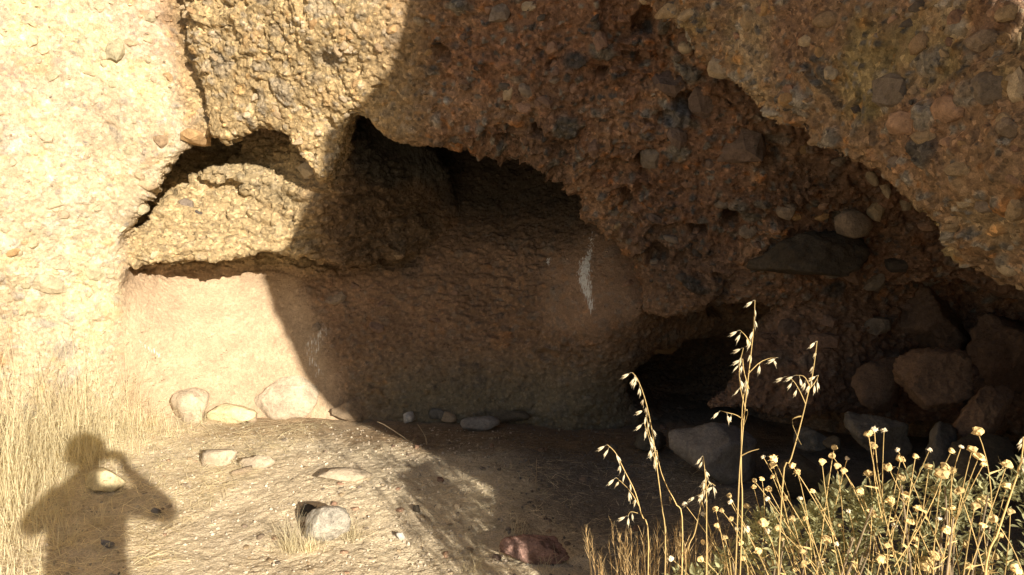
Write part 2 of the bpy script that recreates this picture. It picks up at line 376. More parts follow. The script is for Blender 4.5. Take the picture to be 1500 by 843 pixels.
    lay = (PF[:, 2] + .03 * fbm(V * 1.5, 2, 91)) / .075; saw = lay - np.floor(lay)
    D += fl * ((al - .35) * sstep(.62, .42, dl) * .034 + tl * .05 + (am - .4) * sstep(.66, .46, dm) * .045 + tm * .06 + saw * .010)
    for hx, hy, hw, hh in SOCKETS:
        D -= .14 * np.exp(-(((px - hx + 6 * v_s) / hw) ** 4 + ((py - hy + 6 * v_s) / hh) ** 4)) * (w_mid + w_cave + w_flake).clip(0, 1)
    O = V + n * D[:, None]
    # rock colours by zone, some with shade mixed in
    v1 = fbm(V * .9 + 12, 3, 101); v2 = fbm(V * 3.3 + 2, 4, 103); v3 = fbm(V * 11, 3, 107)
    def C(*c): return np.array(c)
    col = np.tile(C(.25, .155, .095), (len(V), 1))
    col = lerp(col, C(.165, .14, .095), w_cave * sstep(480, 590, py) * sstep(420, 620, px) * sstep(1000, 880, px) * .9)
    col = lerp(col, C(.31, .20, .13), w_pale * .9)
    col = lerp(col, C(.20, .12, .08), w_but)
    col = lerp(col, C(.045, .038, .03), w_cave * sstep(400, 285, py) * sstep(480, 560, px) * sstep(890, 840, px) * .9)  # upper cave blackened: soot and the roof's shade in one colour
    col = lerp(col, C(.38, .285, .16), w_flake * sstep(520, 420, px)); col = lerp(col, C(.14, .095, .058), w_flake * sstep(420, 540, px))  # flaky beds: shade painted into the colour past the shadow edge
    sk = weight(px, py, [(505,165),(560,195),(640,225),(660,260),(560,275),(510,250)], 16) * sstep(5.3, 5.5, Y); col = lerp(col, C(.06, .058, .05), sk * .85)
    sk2 = weight(px, py, [(300,262),(335,262),(400,300),(440,300),(400,250),(330,215),(250,255)], 18) * w_flake; col = lerp(col, C(.20, .16, .10), sk2 * .6)
    col = lerp(col, C(.44, .325, .22), w_smooth)
    ochre = lerp(np.tile(C(.36, .265, .145), (len(V), 1)), C(.25, .165, .10), sstep(500, 660, px)); col = col + (ochre - col) * w_ochre[:, None]  # ochre face turns browner where shade falls, painted into its tone
    lw = lerp(np.tile(C(.45, .365, .25), (len(V), 1)), C(.46, .345, .25), sstep(-.05, .35, v1)); lw = lerp(lw, C(.45, .37, .23), sstep(.1, .5, v2)); run = fbm(V * np.array([3.2, 3.2, .6]) + 51, 3, 113); lw = lerp(lw, C(.36, .27, .175), sstep(.12, .5, run) * .6); lw = lerp(lw, C(.52, .44, .33), sstep(.2, .5, fbm(V * 6 + 5, 3, 117)) * .6); col = col + (lw - col) * w_left[:, None]
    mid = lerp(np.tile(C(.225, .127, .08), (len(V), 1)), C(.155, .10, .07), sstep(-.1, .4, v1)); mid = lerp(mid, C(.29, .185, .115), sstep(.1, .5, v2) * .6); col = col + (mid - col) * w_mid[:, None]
    sb = lerp(np.tile(C(.275, .185, .115), (len(V), 1)), C(.255, .16, .105), sstep(0, .4, v1)); sb = lerp(sb, C(.31, .23, .145), sstep(.05, .45, v2)); col = col + (sb - col) * w_slab[:, None]
    lich = w_slab * sstep(.18, .5, fbm(V * 2.4 + 31, 4, 109) + .55 * np.exp(-(((px - 1300) / 190) ** 2 + ((py - 60) / 90) ** 2)) - .12); col = lerp(col, C(.27, .25, .11), lich * .45)
    # every clast has its own stone
    def tint(a, amt): return 1 + (a - .5) * amt
    rough_w = np.clip(.45 * w_ochre + w_mid + w_slab + .5 * w_left + .35 * w_cave + .2 * w_flake, 0, 1)
    for st, b, a in ((st1, b1, a1), (st2, b2, a2), (st3, b3, a3)):
        m = np.clip(st * 1.6, 0, 1) * rough_w; k = ((b * 7.7 + a * 3.1) % 1)
        g = col.mean(1, keepdims=True); hue = np.where((k > .62)[:, None], g * C(1.12, 1.02, .88) * 1.12, np.where((k < .22)[:, None], g * C(.95, .93, .92) * .62, col * C(1.08, .98, .9)))
        hue = np.where(((k > .42) & (k < .55))[:, None], col * C(1.25, .95, .62) * 1.05, hue)
        col = col + (hue * tint((k * 13.7) % 1, .5)[:, None] - col) * (m * .9)[:, None]
    col = col * (1 + .22 * v2 + .18 * v3)[:, None]
    # white droppings and pale scuffs on the wall
    streak = weight(px, py, [(866,338),(872,340),(868,400),(872,455),(860,462),(856,440),(845,415),(846,385),(858,372)], 12) * .52
    streak = np.maximum(streak, weight(px, py, [(198,492),(214,500),(246,524),(240,532),(205,508)], 5) * .36 * w_smooth.clip(.6, 1))
    streak = np.maximum(streak, weight(px, py, [(440,505),(470,470),(490,480),(470,520),(480,560),(455,555)], 9) * .32)
    streak = np.maximum(streak, weight(px, py, [(800,375),(810,378),(806,392),(799,388)], 3) * .4)
    grain = np.clip(.85 - .35 * w_cave - .6 * w_smooth - .35 * w_left - .25 * w_pale, .1, 1)
    return O, np.clip(col, .01, .85).astype(np.float32), streak, grain

M_CLIFF = mat_cliff()
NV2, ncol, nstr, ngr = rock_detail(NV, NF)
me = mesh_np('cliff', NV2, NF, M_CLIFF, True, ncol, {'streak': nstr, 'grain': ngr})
cliff = link('cliff', me, label='pinkish tan conglomerate cliff hollowed into a shallow cave', kind='structure')
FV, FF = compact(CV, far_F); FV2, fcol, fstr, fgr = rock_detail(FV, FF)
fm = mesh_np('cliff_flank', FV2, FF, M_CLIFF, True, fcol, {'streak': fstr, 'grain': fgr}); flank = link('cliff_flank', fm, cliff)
bvh = BVHTree.FromPolygons(NV2.tolist(), NF.tolist())

# the cliff goes on upward and sideways beyond the picture
def outer_cliff():
    V = []; F = []; xs_ = np.arange(-14, 14.1, .5); zs_ = np.concatenate([[-.4, .8, 2, 3.2], np.arange(4.0, 14.1, .6)])
    for z in zs_:
        for x in xs_:
            side = max(0, -x - 4.9) * .9
            base = 5.1 - .10 * max(0, z - 4) + (-.35 * max(0, min(x, 4)) if x > 0 else 0) + max(0, x - 3) * .4
            y = base - side * .35 + .3 * math.sin(x * 1.3 + z * .9) + .25 * math.sin(z * 1.7 + x * .4)
            if z < 4.0: y += 1.2 if -4.9 < x < 4.0 else 0
            V.append((x, y + (3.5 if (z < 4 and -5 < x < 4.1) else 0), z))
    nx = len(xs_)
    for i in range(len(zs_) - 1):
        for j in range(nx - 1): F.append((i * nx + j, i * nx + j + 1, (i + 1) * nx + j + 1, (i + 1) * nx + j))
    V = np.array(V, float); F = np.array(F); V, F = subdivide(V, F); V, F = subdivide(V, F)
    n = vnormals(V, F); V = V + n * (fbm(V * .9, 4, 201) * .35 + fbm(V * 3, 3, 203) * .12)[:, None]
    c = np.tile(np.array([.40, .29, .17]), (len(V), 1)) * (1 + .3 * fbm(V * 1.5, 3, 205))[:, None]
    return V, F, c
ov, of, oc = outer_cliff()
om = mesh_np('cliff_upper', ov, of, M_CLIFF, True, oc, {'streak': np.zeros(len(ov)), 'grain': np.full(len(ov), .8)}); link('cliff_upper', om, cliff)

# ------------------------------------------------------------------ ground
def gz(x, y):
    """height of the ground"""
    P = np.stack([np.asarray(x, float).ravel(), np.asarray(y, float).ravel(), np.zeros(np.size(x))], 1)
    P2 = P * 1.0
    z = .05 * fbm(P * .55 + 4, 3, 301) + .020 * fbm(P * 2.6, 3, 305)
    X, Yy = P[:, 0], P[:, 1]
    z += .05 * np.exp(-((X + .7) / .9) ** 2 - ((Yy - 4.6) / .8) ** 2)              # low hump of the trodden path
    z += .16 * sstep(5.1, 6.1, Yy) * sstep(-1.6, -3.2, X)                          # soil banked against the cliff
    z -= .04 * sstep(.0, 1.2, X) * sstep(3.5, 4.8, Yy)
    z += .055 * (np.clip(Yy, 2.4, 5.7) - 5.7) * sstep(1.4, .6, X)                # the path climbs gently to the cave
    far = np.sqrt(X * X + Yy * Yy); z *= sstep(60, 12, far)
    return z.reshape(np.shape(x)) if np.ndim(x) else float(z[0])
M_GROUND, t, b = nodes('dusty_ground')
geo = N(t, 'ShaderNodeNewGeometry'); at = N(t, 'ShaderNodeAttribute', attribute_name='Col')
n1 = N(t, 'ShaderNodeTexNoise', Scale=9.0, Detail=4.0, Roughness=.7); n2 = N(t, 'ShaderNodeTexNoise', Scale=120.0, Detail=2.0, Roughness=.75); vo = N(t, 'ShaderNodeTexVoronoi', Scale=70.0)
mp = N(t, 'ShaderNodeMapping'); mp.inputs['Scale'].default_value = (40, 130, 60); mp.inputs['Rotation'].default_value = (0, 0, .15)
t.links.new(geo.outputs['Position'], mp.inputs[0]); n3 = N(t, 'ShaderNodeTexNoise', Scale=1.0, Detail=3.0, Roughness=.7); t.links.new(mp.outputs[0], n3.inputs['Vector'])
for n in (n1, n2, vo): t.links.new(geo.outputs['Position'], n.inputs['Vector'])
c = mixc(t, 1.0, at.outputs['Color'], ramp(t, n1.outputs[0], [(.3, .75), (.7, 1.2)]), 'MULTIPLY')
c = mixc(t, .8, c, ramp(t, n2.outputs[0], [(.3, .55), (.7, 1.4)]), 'MULTIPLY')
c = mixc(t, .2, c, ramp(t, n3.outputs[0], [(.3, .6), (.7, 1.35)]), 'MULTIPLY')
t.links.new(c, b.inputs['Base Color'])
p = bump(t, b, n1.outputs[0], .012, .4); p = bump(t, b, n3.outputs[0], .003, .3, p); p = bump(t, b, vo.outputs['Distance'], .006, .5, p); bump(t, b, n2.outputs[0], .006, .8, p)
b.inputs['Roughness'].default_value = .95
def ground_mesh():
    ax = np.concatenate([[-1500, -400, -120, -50, -25, -14], np.arange(-9, -4.4, .25), np.arange(-4.2, 1.4, .012), np.arange(1.42, 3.2, .03), np.arange(3.3, 9, .25), [14, 25, 50, 120, 400, 1500]])
    ay = np.concatenate([[-1500, -400, -120, -50, -25, -14], np.arange(-9, 2.4, .25), np.arange(2.5, 3.1, .04), np.arange(3.12, 5.6, .012), np.arange(5.62, 6.9, .03), [7, 7.5, 8, 9, 14, 25, 50, 120, 400, 1500]])
    GXg, GYg = np.meshgrid(ax, ay, indexing='ij'); z = gz(GXg, GYg)
    P = np.stack([GXg.ravel(), GYg.ravel(), z.ravel()], 1); P0 = np.stack([P[:, 0], P[:, 1], 0 * P[:, 0]], 1)
    d, a, bb, _t = cells(P0 / .09 + .02 * 0, 311); d2, a2, b2, _t = cells(P0 / .035, 313)
    near = sstep(9, 7, np.abs(P[:, 0])) * sstep(1.5, 2.5, P[:, 1]) * sstep(9, 8, P[:, 1])
    slabs = sstep(.05, .3, fbm(P0 * 1.4 + 8, 3, 317)) 
    P[:, 2] += near * (.008 * fbm(P0 * 6, 4, 319) + .009 * fbm(P0 * 42, 3, 321, .7) + np.maximum(0, 1 - (d / .42) ** 2) * (a > .75) * .014 * (.3 + slabs) + np.maximum(0, 1 - (d2 / .4) ** 2) * (a2 > .6) * .006)
    v = fbm(P0 * .8, 4, 323); v2 = fbm(P0 * 3.5, 4, 325)
    col = lerp(np.tile(np.array([.64, .53, .375]), (len(P), 1)), np.array([.70, .60, .44]), sstep(-.1, .4, v))
    col = lerp(col, np.array([.54, .45, .33]), sstep(.1, .5, v2) * .6)
    X, Yy = P[:, 0], P[:, 1]
    dark = sstep(-.5, .25, X + (Yy - 5) * .35 + .25 * v2) * sstep(3.0, 3.6, Yy)    # greyish soil by the cave, with its shade painted in
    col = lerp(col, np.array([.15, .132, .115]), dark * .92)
    red = sstep(5.0, 5.45, Yy + .2 * v2) * sstep(-1.4, -.9, X); col = lerp(col, np.array([.23, .155, .095]), red * .8)
    foot = sstep(5.25, 5.5, Yy + .1 * v2) * sstep(-2.6, -2.0, X); col = lerp(col, np.array([.30, .205, .12]), foot * (1 - red) * .8)
    ny = len(ay); i, j = np.meshgrid(np.arange(len(ax) - 1), np.arange(ny - 1), indexing='ij'); i = i.ravel(); j = j.ravel()
    F = np.stack([i * ny + j, (i + 1) * ny + j, (i + 1) * ny + j + 1, i * ny + j + 1], 1)
    return P, F, col
gv, gf, gc = ground_mesh()
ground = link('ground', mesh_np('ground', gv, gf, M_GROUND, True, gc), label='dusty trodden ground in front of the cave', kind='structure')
gbvh = BVHTree.FromPolygons(gv.tolist(), gf.tolist())
def on_ground(px_, py_):
    h = gbvh.ray_cast(Vector((0, 0, CAM_H)), ray(px_, py_)); return h[0]
def drop(x, y):
    h = gbvh.ray_cast(Vector((x, y, 3)), Vector((0, 0, -1))); return h[0].z if h[0] else 0.0
# ------------------------------------------------------------------ unseen rock spur, outlined to throw the cave's shadow edge
SD = -SUN; SR = SD.cross(Vector((0, 0, 1))).normalized(); SU = SR.cross(SD)
def spur():
    edge = [(1.60,7.0),(1.60,3.85),(1.58,3.55),(1.45,3.43),(1.31,3.36),(1.31,3.12),(1.23,2.9),(1.15,2.75),(1.18,2.48),(1.28,2.15),(1.35,1.92),(1.49,1.69),(1.70,1.48),(1.86,1.31),
            (1.90,1.17),(1.97,1.06),(1.80,.95),(1.74,.8),(1.80,.4),(1.9,-2.2),(8.5,-2.2),(8.5,1.0),(7.5,2.0),(2.90,2.12),(2.80,2.26),(2.80,2.72),(3.4,2.98),(8.5,3.4),(8.5,7.0)]  # open notch added to let sun onto the slab corner
    P = []
    for i, a in enumerate(edge):
        b = edge[(i + 1) % len(edge)]; L = math.hypot(b[0] - a[0], b[1] - a[1]); k = max(1, int(L / .05)) if L < 4 and i < 24 else max(1, int(L / .3))
        for q in range(k): P.append((a[0] + (b[0] - a[0]) * q / k, a[1] + (b[1] - a[1]) * q / k))
    P = np.array(P); n = len(P); nr = np.stack([P[:, 1] - np.roll(P[:, 1], -1), np.roll(P[:, 0], -1) - P[:, 0]], 1)
    nr = (nr + np.roll(nr, 1, 0)); nr /= np.linalg.norm(nr, axis=1, keepdims=True)
    Q = np.stack([P[:, 0], P[:, 1], 0 * P[:, 0]], 1); rough = .02 * fbm(Q * 6, 3, 401) + .012 * fbm(Q * 25, 2, 403)
    Ls = [-.75, -.8, -.95, -1.2, -1.6, -2.1, -2.7, -3.3, -3.9, -4.4]; V = []; c0 = np.array([3.4, 2.6])
    for k, L in enumerate(Ls):
        ins = np.full(n, [0, 0, 0, .02, .05, .06, .06, .05, .03, 0][k]) + (.10 * (fbm(Q * 1.5 + k * .7, 3, 405) + .5).clip(0, 1) if 2 < k < 9 else 0)
        R2 = P + nr * ((rough if k == 2 else rough * .5) + ins)[:, None]
        for x, y in R2: V.append(SR * x + SU * y + SD * (L + .0))
    bm = bmesh.new(); vv = [bm.verts.new(v) for v in V]
    for k in range(len(Ls) - 1):
        for i in range(n):
            j = (i + 1) % n; bm.faces.new((vv[k * n + i], vv[k * n + j], vv[(k + 1) * n + j], vv[(k + 1) * n + i]))
    for k in (0, len(Ls) - 1):
        f = bm.faces.new([vv[k * n + i] for i in range(n)]); f.normal_update(); bmesh.ops.triangulate(bm, faces=[f])
    bmesh.ops.recalc_face_normals(bm, faces=bm.faces)
    me = bpy.data.meshes.new('shade_spur'); bm.to_mesh(me); bm.free(); me.materials.append(M_CLIFF)
    a = me.color_attributes.new('Col', 'FLOAT_COLOR', 'POINT'); a.data.foreach_set('color', np.tile([.38, .27, .16, 1], (len(me.vertices), 1)).ravel().astype(np.float32))
    return me
link('shade_spur', spur(), label='unseen brown rock spur beside the path, shaped to shade the cave', kind='structure')

# ------------------------------------------------------------------ stones
def ico(sub):
    bm = bmesh.new(); bmesh.ops.create_icosphere(bm, subdivisions=sub, radius=1.0)
    V = np.array([v.co[:] for v in bm.verts]); F = np.array([[v.index for v in f.verts] for f in bm.faces]); bm.free(); return V, F
ICO = {k: ico(k) for k in (1, 2, 3, 4, 5)}
def chip(sub, seed, cuts=9, lo=.62, hi=1.0, soft=.0, noise=.06, freq=1.7, fine=.0, sq=2.0):
    """a boulder: a ball cut by flat breaks, then weathered"""
    r = np.random.default_rng(seed); V, F = ICO[sub]; V = V.copy(); D = V / np.linalg.norm(V, axis=1, keepdims=True)
    rad = 1.05 * np.sum(np.abs(D) ** sq, 1) ** (-1 / sq)
    for _ in range(cuts):
        nrm = r.normal(size=3); nrm /= np.linalg.norm(nrm); h = r.uniform(lo, hi); dt = D @ nrm
        cut = np.where(dt > .08, h / np.maximum(dt, .08), 9); rad = smin(rad, cut, .05 + soft)
    V = D * rad[:, None]; off = r.uniform(0, 50, 3)
    V *= (1 + noise * fbm(V * freq + off, 3, 501) + fine * fbm(V * freq * 6 + off, 3, 505))[:, None]
    return V / np.abs(V).max(0), F
ST_COLS = {'tan': [(.34, .25, .155), (.30, .21, .13), (.37, .28, .18)], 'pink': [(.36, .23, .155), (.31, .19, .13)], 'grey': [(.22, .175, .14), (.26, .20, .15), (.19, .155, .125)],
           'purple': [(.17, .12, .095), (.15, .105, .085)], 'dark': [(.085, .07, .06), (.11, .09, .075)], 'orange': [(.36, .23, .115), (.32, .21, .11)], 'pale': [(.42, .34, .24), (.38, .30, .21)], 'red': [(.25, .155, .11), (.21, .135, .10)], 'olive': [(.38, .33, .22)], 'wall': [(.47, .385, .25), (.52, .43, .29), (.42, .35, .24)]}
M_ST = {k: mat_stone('stone_' + k, v) for k, v in ST_COLS.items()}
CLAST = [mesh_np('clast', *chip(2, 600 + i, 14, .45, .85, .0, .12, 2.2), M_ST['tan'], False) for i in range(12)]
ROUND = [mesh_np('cobble', *chip(2, 640 + i, 8, .6, .95, .06, .16, 2.4), M_ST['tan'], True) for i in range(6)]
def own_mat(o, m):
    o.material_slots[0].link = 'OBJECT'; o.material_slots[0].material = m
def embed(px_, py_, w_, h_, mat, rnd=False, tilt=0., out=.35, deep=.75):
    hit = bvh.ray_cast(camo.location, ray(px_, py_))
    if hit[0] is None: return None
    P, n = hit[0], hit[1]
    if n.dot(camo.location - P) < 0: n = -n
    n = (n + (camo.location - P).normalized() * .6).normalized()
    k = P.y / FPX; sx, sz = w_ * k / 2, h_ * k / 2; sy = min(sx, sz) * deep
    x = Vector((0, 0, 1)).cross(n).normalized(); z = n.cross(x)
    x, z = x * math.cos(tilt) + z * math.sin(tilt), z * math.cos(tilt) - x * math.sin(tilt)
    o = link('embedded_stone', random.choice(ROUND if rnd and w_ > 26 else CLAST), cliff)
    o.matrix_world = Matrix.Translation(P - n * sy * (1 - 2 * out) * .5) @ Matrix((x, n, z)).transposed().to_4x4() @ Matrix.Diagonal((sx, sy, sz, 1))
    own_mat(o, M_ST[mat]); return o
KNOWN = [(170,76,36,42,'olive',0),(132,103,26,20,'wall',0),(76,415,50,32,'wall',0),(66,200,24,16,'pale',1),(292,203,52,28,'orange',0),(240,205,30,26,'tan',0),(220,272,32,17,'tan',1),(205,258,18,12,'tan',1),
    (272,300,26,22,'grey',0),(290,313,14,10,'dark',0),(190,62,20,14,'tan',1),(245,112,12,22,'orange',0),(140,400,26,30,'olive',0),(20,370,20,14,'orange',0),(95,315,22,16,'pale',1),(95,390,24,20,'pale',1),
    (1480,394,42,38,'pale',1),(1388,158,56,44,'pink',1),(1300,132,78,54,'grey',0),(1446,132,60,66,'grey',0),(1332,182,70,44,'pink',0),(1350,200,40,30,'tan',0),(1120,16,22,34,'orange',1),(1055,100,40,32,'pale',0),(1345,10,32,22,'dark',0),
    (1332,36,30,18,'dark',0),(1490,310,44,50,'tan',0),(1295,272,20,42,'pale',0),(1284,306,36,40,'tan',0),(1210,30,44,28,'tan',1),(1095,30,24,36,'tan',0),(1040,38,18,16,'orange',1),(1232,235,30,20,'grey',0),(1310,240,24,20,'grey',1),(1255,160,18,14,'dark',0),
    (1385,210,26,20,'pink',0),(1410,250,50,30,'tan',0),(1480,190,40,36,'grey',0),(1440,60,50,40,'grey',0),(1180,60,26,24,'pale',0),(1150,150,30,30,'tan',0),(1400,330,34,24,'tan',0),(1440,300,40,30,'grey',0),(1360,330,30,26,'pink',0),(1330,300,24,20,'pale',0),(1195,205,30,22,'tan',0),
    (1490,130,26,60,'pale',0),(1470,20,40,30,'tan',0),(1010,20,40,22,'tan',0),(980,20,50,30,'tan',0),
    (975,118,54,46,'purple',0),(1035,150,58,62,'purple',0),(990,194,42,48,'purple',0),(948,232,36,46,'grey',0),(1085,222,84,70,'purple',0),(945,78,26,28,'red',0),(1148,306,34,36,'grey',0),(1250,324,64,52,'grey',1),(1165,318,22,14,'orange',0),(1205,318,24,14,'orange',0),
    (870,215,24,36,'red',0),(880,60,26,40,'red',0),(840,130,20,26,'pink',0),(930,190,20,22,'red',0),(1000,60,24,30,'red',0),(770,130,34,24,'grey',0),(745,140,18,26,'tan',0),(765,158,26,20,'pink',0),(735,20,40,34,'grey',0),(775,8,24,16,'pale',0),(810,70,22,26,'pink',0),
    (1010,270,24,18,'red',0),(1060,300,28,20,'grey',0),(1100,340,34,24,'grey',0),(905,330,18,16,'tan',0),(985,350,28,18,'grey',0),(1040,240,20,22,'purple',0),(1020,370,26,20,'dark',0),(1000,405,22,18,'dark',0),(960,320,22,18,'purple',0),
    (550,478,30,18,'red',0),(585,376,22,13,'tan',0),(490,438,36,20,'grey',0),(520,420,20,12,'red',0),(465,480,20,16,'grey',0),(665,430,18,10,'red',0),(735,440,12,9,'grey',0),(640,470,24,10,'red',0),(560,445,20,10,'red',0),
    (612,30,22,20,'tan',0),(460,35,14,26,'orange',0),(522,40,18,16,'tan',0),(500,18,22,14,'tan',0),(282,16,18,12,'orange',0),(555,70,14,14,'tan',0),(408,165,40,22,'tan',0),(452,252,30,34,'pale',0),(465,195,14,10,'pale',0),(440,205,26,14,'tan',0),
    (1240,390,40,60,'red',0),(1285,415,34,40,'grey',0),(1310,390,40,30,'dark',0),(1160,480,40,34,'purple',0),(1210,470,30,26,'red',0),(1200,500,60,34,'red',0),(1290,480,50,30,'grey',0),(1360,470,44,26,'tan',1),(1330,450,30,22,'red',0)]
for a in KNOWN: embed(a[0], a[1], a[2], a[3], M_ST and a[4], bool(a[5]), random.uniform(-.5, .5) if a[2] < 50 else random.uniform(-.2, .2), .28 if a[2] > 30 else .36)
def scatter(n, box, mats, sz, inside=None):
    k = 0
    while k < n:
        x, y = random.uniform(box[0], box[2]), random.uniform(box[1], box[3]); k += 1
        if inside and not inside(x, y): continue
        s = random.uniform(*sz) * (1 if random.random() < .8 else 1.5)
        embed(x, y, s, s * random.uniform(.55, .95), random.choice(mats), random.random() < .35, random.uniform(-1, 1), random.uniform(.2, .42))
edge_y = lambda x: np.interp(x, [915, 1040, 1160, 1272, 1388, 1500], [0, 118, 230, 312, 420, 490])
scatter(60, (930, 0, 1500, 440), ['tan', 'tan', 'pink', 'grey', 'pale', 'orange', 'red'], (11, 26), lambda x, y: y < edge_y(x) - 12)
scatter(52, (680, 0, 1250, 420), ['red', 'purple', 'grey', 'pink', 'dark', 'red'], (10, 22), lambda x, y: x > 915 and y > edge_y(min(x, 1500)) + 14 or x <= 915 and y < 190)
scatter(26, (260, 0, 640, 170), ['tan', 'tan', 'orange', 'pale'], (10, 18))
scatter(64, (0, 0, 230, 470), ['wall', 'pale', 'wall', 'wall', 'olive'], (9, 18))

def pebble_dust():
    """grit and crumbs too small to count, stuck in the face"""
    pw = np.zeros(len(NV2)); px_, py_ = pix(NV2); ok = np.where((px_ > -60) & (px_ < 1560) & (py_ > -60) & (py_ < 560))[0]
    sel = rng.choice(ok, 5200, replace=False); nn = vnormals(NV2, NF)[sel]; P = NV2[sel]; V0, F0 = ICO[1]
    X, Yp = px_[sel], py_[sel]; smoothz = (X < 480) & (Yp > 400) | (P[:, 1] > 5.55) & (X > 190) & (rng.random(len(sel)) > .3); keep = ~smoothz; P = P[keep]; nn = nn[keep]; m = len(P)
    s = rng.uniform(.004, .013, (m, 1, 1)) * np.array([1, 1, .8]) * rng.uniform(.7, 1.3, (m, 1, 3)); J = 1 + rng.uniform(-.25, .25, (m, len(V0), 1))
    V = (V0[None] * s * J + P[:, None]).reshape(-1, 3); F = (F0[None] + (np.arange(m) * len(V0))[:, None, None]).reshape(-1, 3)
    return V, F, ncol[sel][keep]
pv, pf, pc = pebble_dust(); pcol = np.repeat(np.clip(pc * rng.uniform(.7, 1.5, (len(pc), 1)), 0, .7), len(ICO[1][0]), 0)
g = link('gravel', mesh_np('gravel', pv, pf, M_CLIFF, False, pcol, {'streak': np.zeros(len(pv)), 'grain': np.full(len(pv), .6)}), cliff, kind='stuff')

def path_gravel():
    m = 3600; x = rng.uniform(-3.4, 1.6, m); y = rng.uniform(3.15, 5.7, m); P = np.array([(a, b, drop(a, b)) for a, b in zip(x, y)]); V0, F0 = ICO[1]
    s = rng.uniform(.003, .009, (m, 1, 1)) * rng.uniform(.7, 1.4, (m, 1, 3)); J = 1 + rng.uniform(-.3, .3, (m, len(V0), 1))
    return (V0[None] * s * J + P[:, None]).reshape(-1, 3), (F0[None] + (np.arange(m) * len(V0))[:, None, None]).reshape(-1, 3), x
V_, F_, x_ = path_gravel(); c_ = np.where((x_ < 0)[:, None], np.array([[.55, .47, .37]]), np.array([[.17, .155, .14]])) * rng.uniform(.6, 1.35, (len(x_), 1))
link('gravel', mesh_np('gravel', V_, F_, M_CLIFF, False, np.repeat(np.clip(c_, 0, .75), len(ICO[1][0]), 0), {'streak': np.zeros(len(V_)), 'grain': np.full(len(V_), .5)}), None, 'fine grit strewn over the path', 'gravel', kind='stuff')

# boulders and loose rocks: (name, pixel box x0 y0 x1 y1, look, seed, cuts, softness, label, depth of the base or None)
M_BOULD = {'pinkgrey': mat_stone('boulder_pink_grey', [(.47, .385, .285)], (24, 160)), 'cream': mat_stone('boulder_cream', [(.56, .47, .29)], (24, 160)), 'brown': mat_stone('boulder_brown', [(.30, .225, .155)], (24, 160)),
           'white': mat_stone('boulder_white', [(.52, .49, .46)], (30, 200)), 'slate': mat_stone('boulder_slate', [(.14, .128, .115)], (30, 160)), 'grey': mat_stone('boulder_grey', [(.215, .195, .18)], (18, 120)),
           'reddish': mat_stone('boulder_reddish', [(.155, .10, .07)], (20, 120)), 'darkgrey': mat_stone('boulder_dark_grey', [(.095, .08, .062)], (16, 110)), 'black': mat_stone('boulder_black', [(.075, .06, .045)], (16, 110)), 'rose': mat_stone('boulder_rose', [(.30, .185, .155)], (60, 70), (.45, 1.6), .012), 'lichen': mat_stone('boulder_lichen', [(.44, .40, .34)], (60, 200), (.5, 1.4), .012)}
def boulder(name, box, look, seed, cuts, soft, label, Yb=None, deep=.8, sub=4, group=None, cat='rock', sink=.12, rot=0., fine=.02, noise=.10, lo=.66):
    x0, y0, x1, y1 = box; cx = (x0 + x1) / 2
    if Yb is None: g_ = on_ground(cx, y1); Yc = g_.y; 
    else: Yc = Yb
    w_ = (x1 - x0) / FPX * Yc * (1.10 if Yb is None else 1.0); h_ = (y1 - y0) / FPX * Yc; d_ = min(w_, h_ * 1.3) * deep
    Yc2 = Yc + d_ * .35; pb = W(cx, y1, Yc); 
    V, F = chip(sub, seed, cuts + 3, lo + .08, 1.0, soft * .6, noise * 1.2, 1.6, fine + .03, 3.4) if soft > .1 else chip(sub, seed, 7, .40, .78, soft * .2, noise * 1.6, 2.3, fine + .07, 2.6); c, s_ = math.cos(rot), math.sin(rot)
    V = np.stack([V[:, 0] * c - V[:, 1] * s_, V[:, 0] * s_ + V[:, 1] * c, V[:, 2]], 1); V = V / np.abs(V).max(0)
    hh = h_ * (1 + sink)
    V = V * np.array([w_ / 2, d_ / 2, hh / 2]); V[:, 2] += hh / 2 - h_ * sink
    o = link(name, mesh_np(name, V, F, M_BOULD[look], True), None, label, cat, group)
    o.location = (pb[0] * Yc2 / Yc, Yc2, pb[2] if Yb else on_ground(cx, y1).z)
    return o
BASE = 'rocks along the foot of the cave wall'
B = boulder
B('boulder', (371,550,476,614), 'pinkgrey', 11, 7, .25, 'largest sunlit pinkish boulder leaning on the cave wall', None, .8, 5, BASE, 'boulder', .1, .3, .015)
B('boulder', (252,569,312,622), 'pinkgrey', 12, 8, .12, 'upright sunlit boulder nearest the dry grass', None, .8, 4, BASE, 'boulder', .1, .8)
B('boulder', (305,591,376,622), 'cream', 13, 7, .12, 'low cream rock between the two sunlit boulders', None, 1.0, 4, BASE, 'rock', .15, .2)
B('rock', (362,604,380,622), 'brown', 14, 7, .05, 'small grey stone at the foot of the low cream rock', None, .8, 3, BASE)
B('boulder', (482,581,543,619), 'brown', 15, 8, .08, 'brown shaded boulder just inside the shadow edge', None, .8, 4, BASE, 'boulder', .1, 2.1)
B('rock', (588,604,608,621), 'white', 16, 9, .03, 'small whitish stone in the cave between twig and brown boulder', None, .8, 3, BASE)
B('rock', (624,598,656,620), 'slate', 17, 9, .02, 'slanting grey slab of rock under the cave wall', None, .6, 3, BASE, 'rock', .1, .7)
B('rock', (647,604,674,622), 'brown', 18, 9, .02, 'small brown flake leaning beside the slanting grey slab', None, .6, 3, BASE)
B('rock', (664,603,704,621), 'darkgrey', 19, 7, .05, 'long dark low rock behind the oval grey stone', None, .7, 3, BASE)
B('rock', (675,611,731,633), 'grey', 20, 3, .25, 'smooth oval grey stone lying in the cave straw', None, .9, 4, BASE, 'rock', .2)
B('rock', (728,603,778,624), 'darkgrey', 21, 6, .1, 'low dark rock right of the oval grey stone', None, .7, 3, BASE)
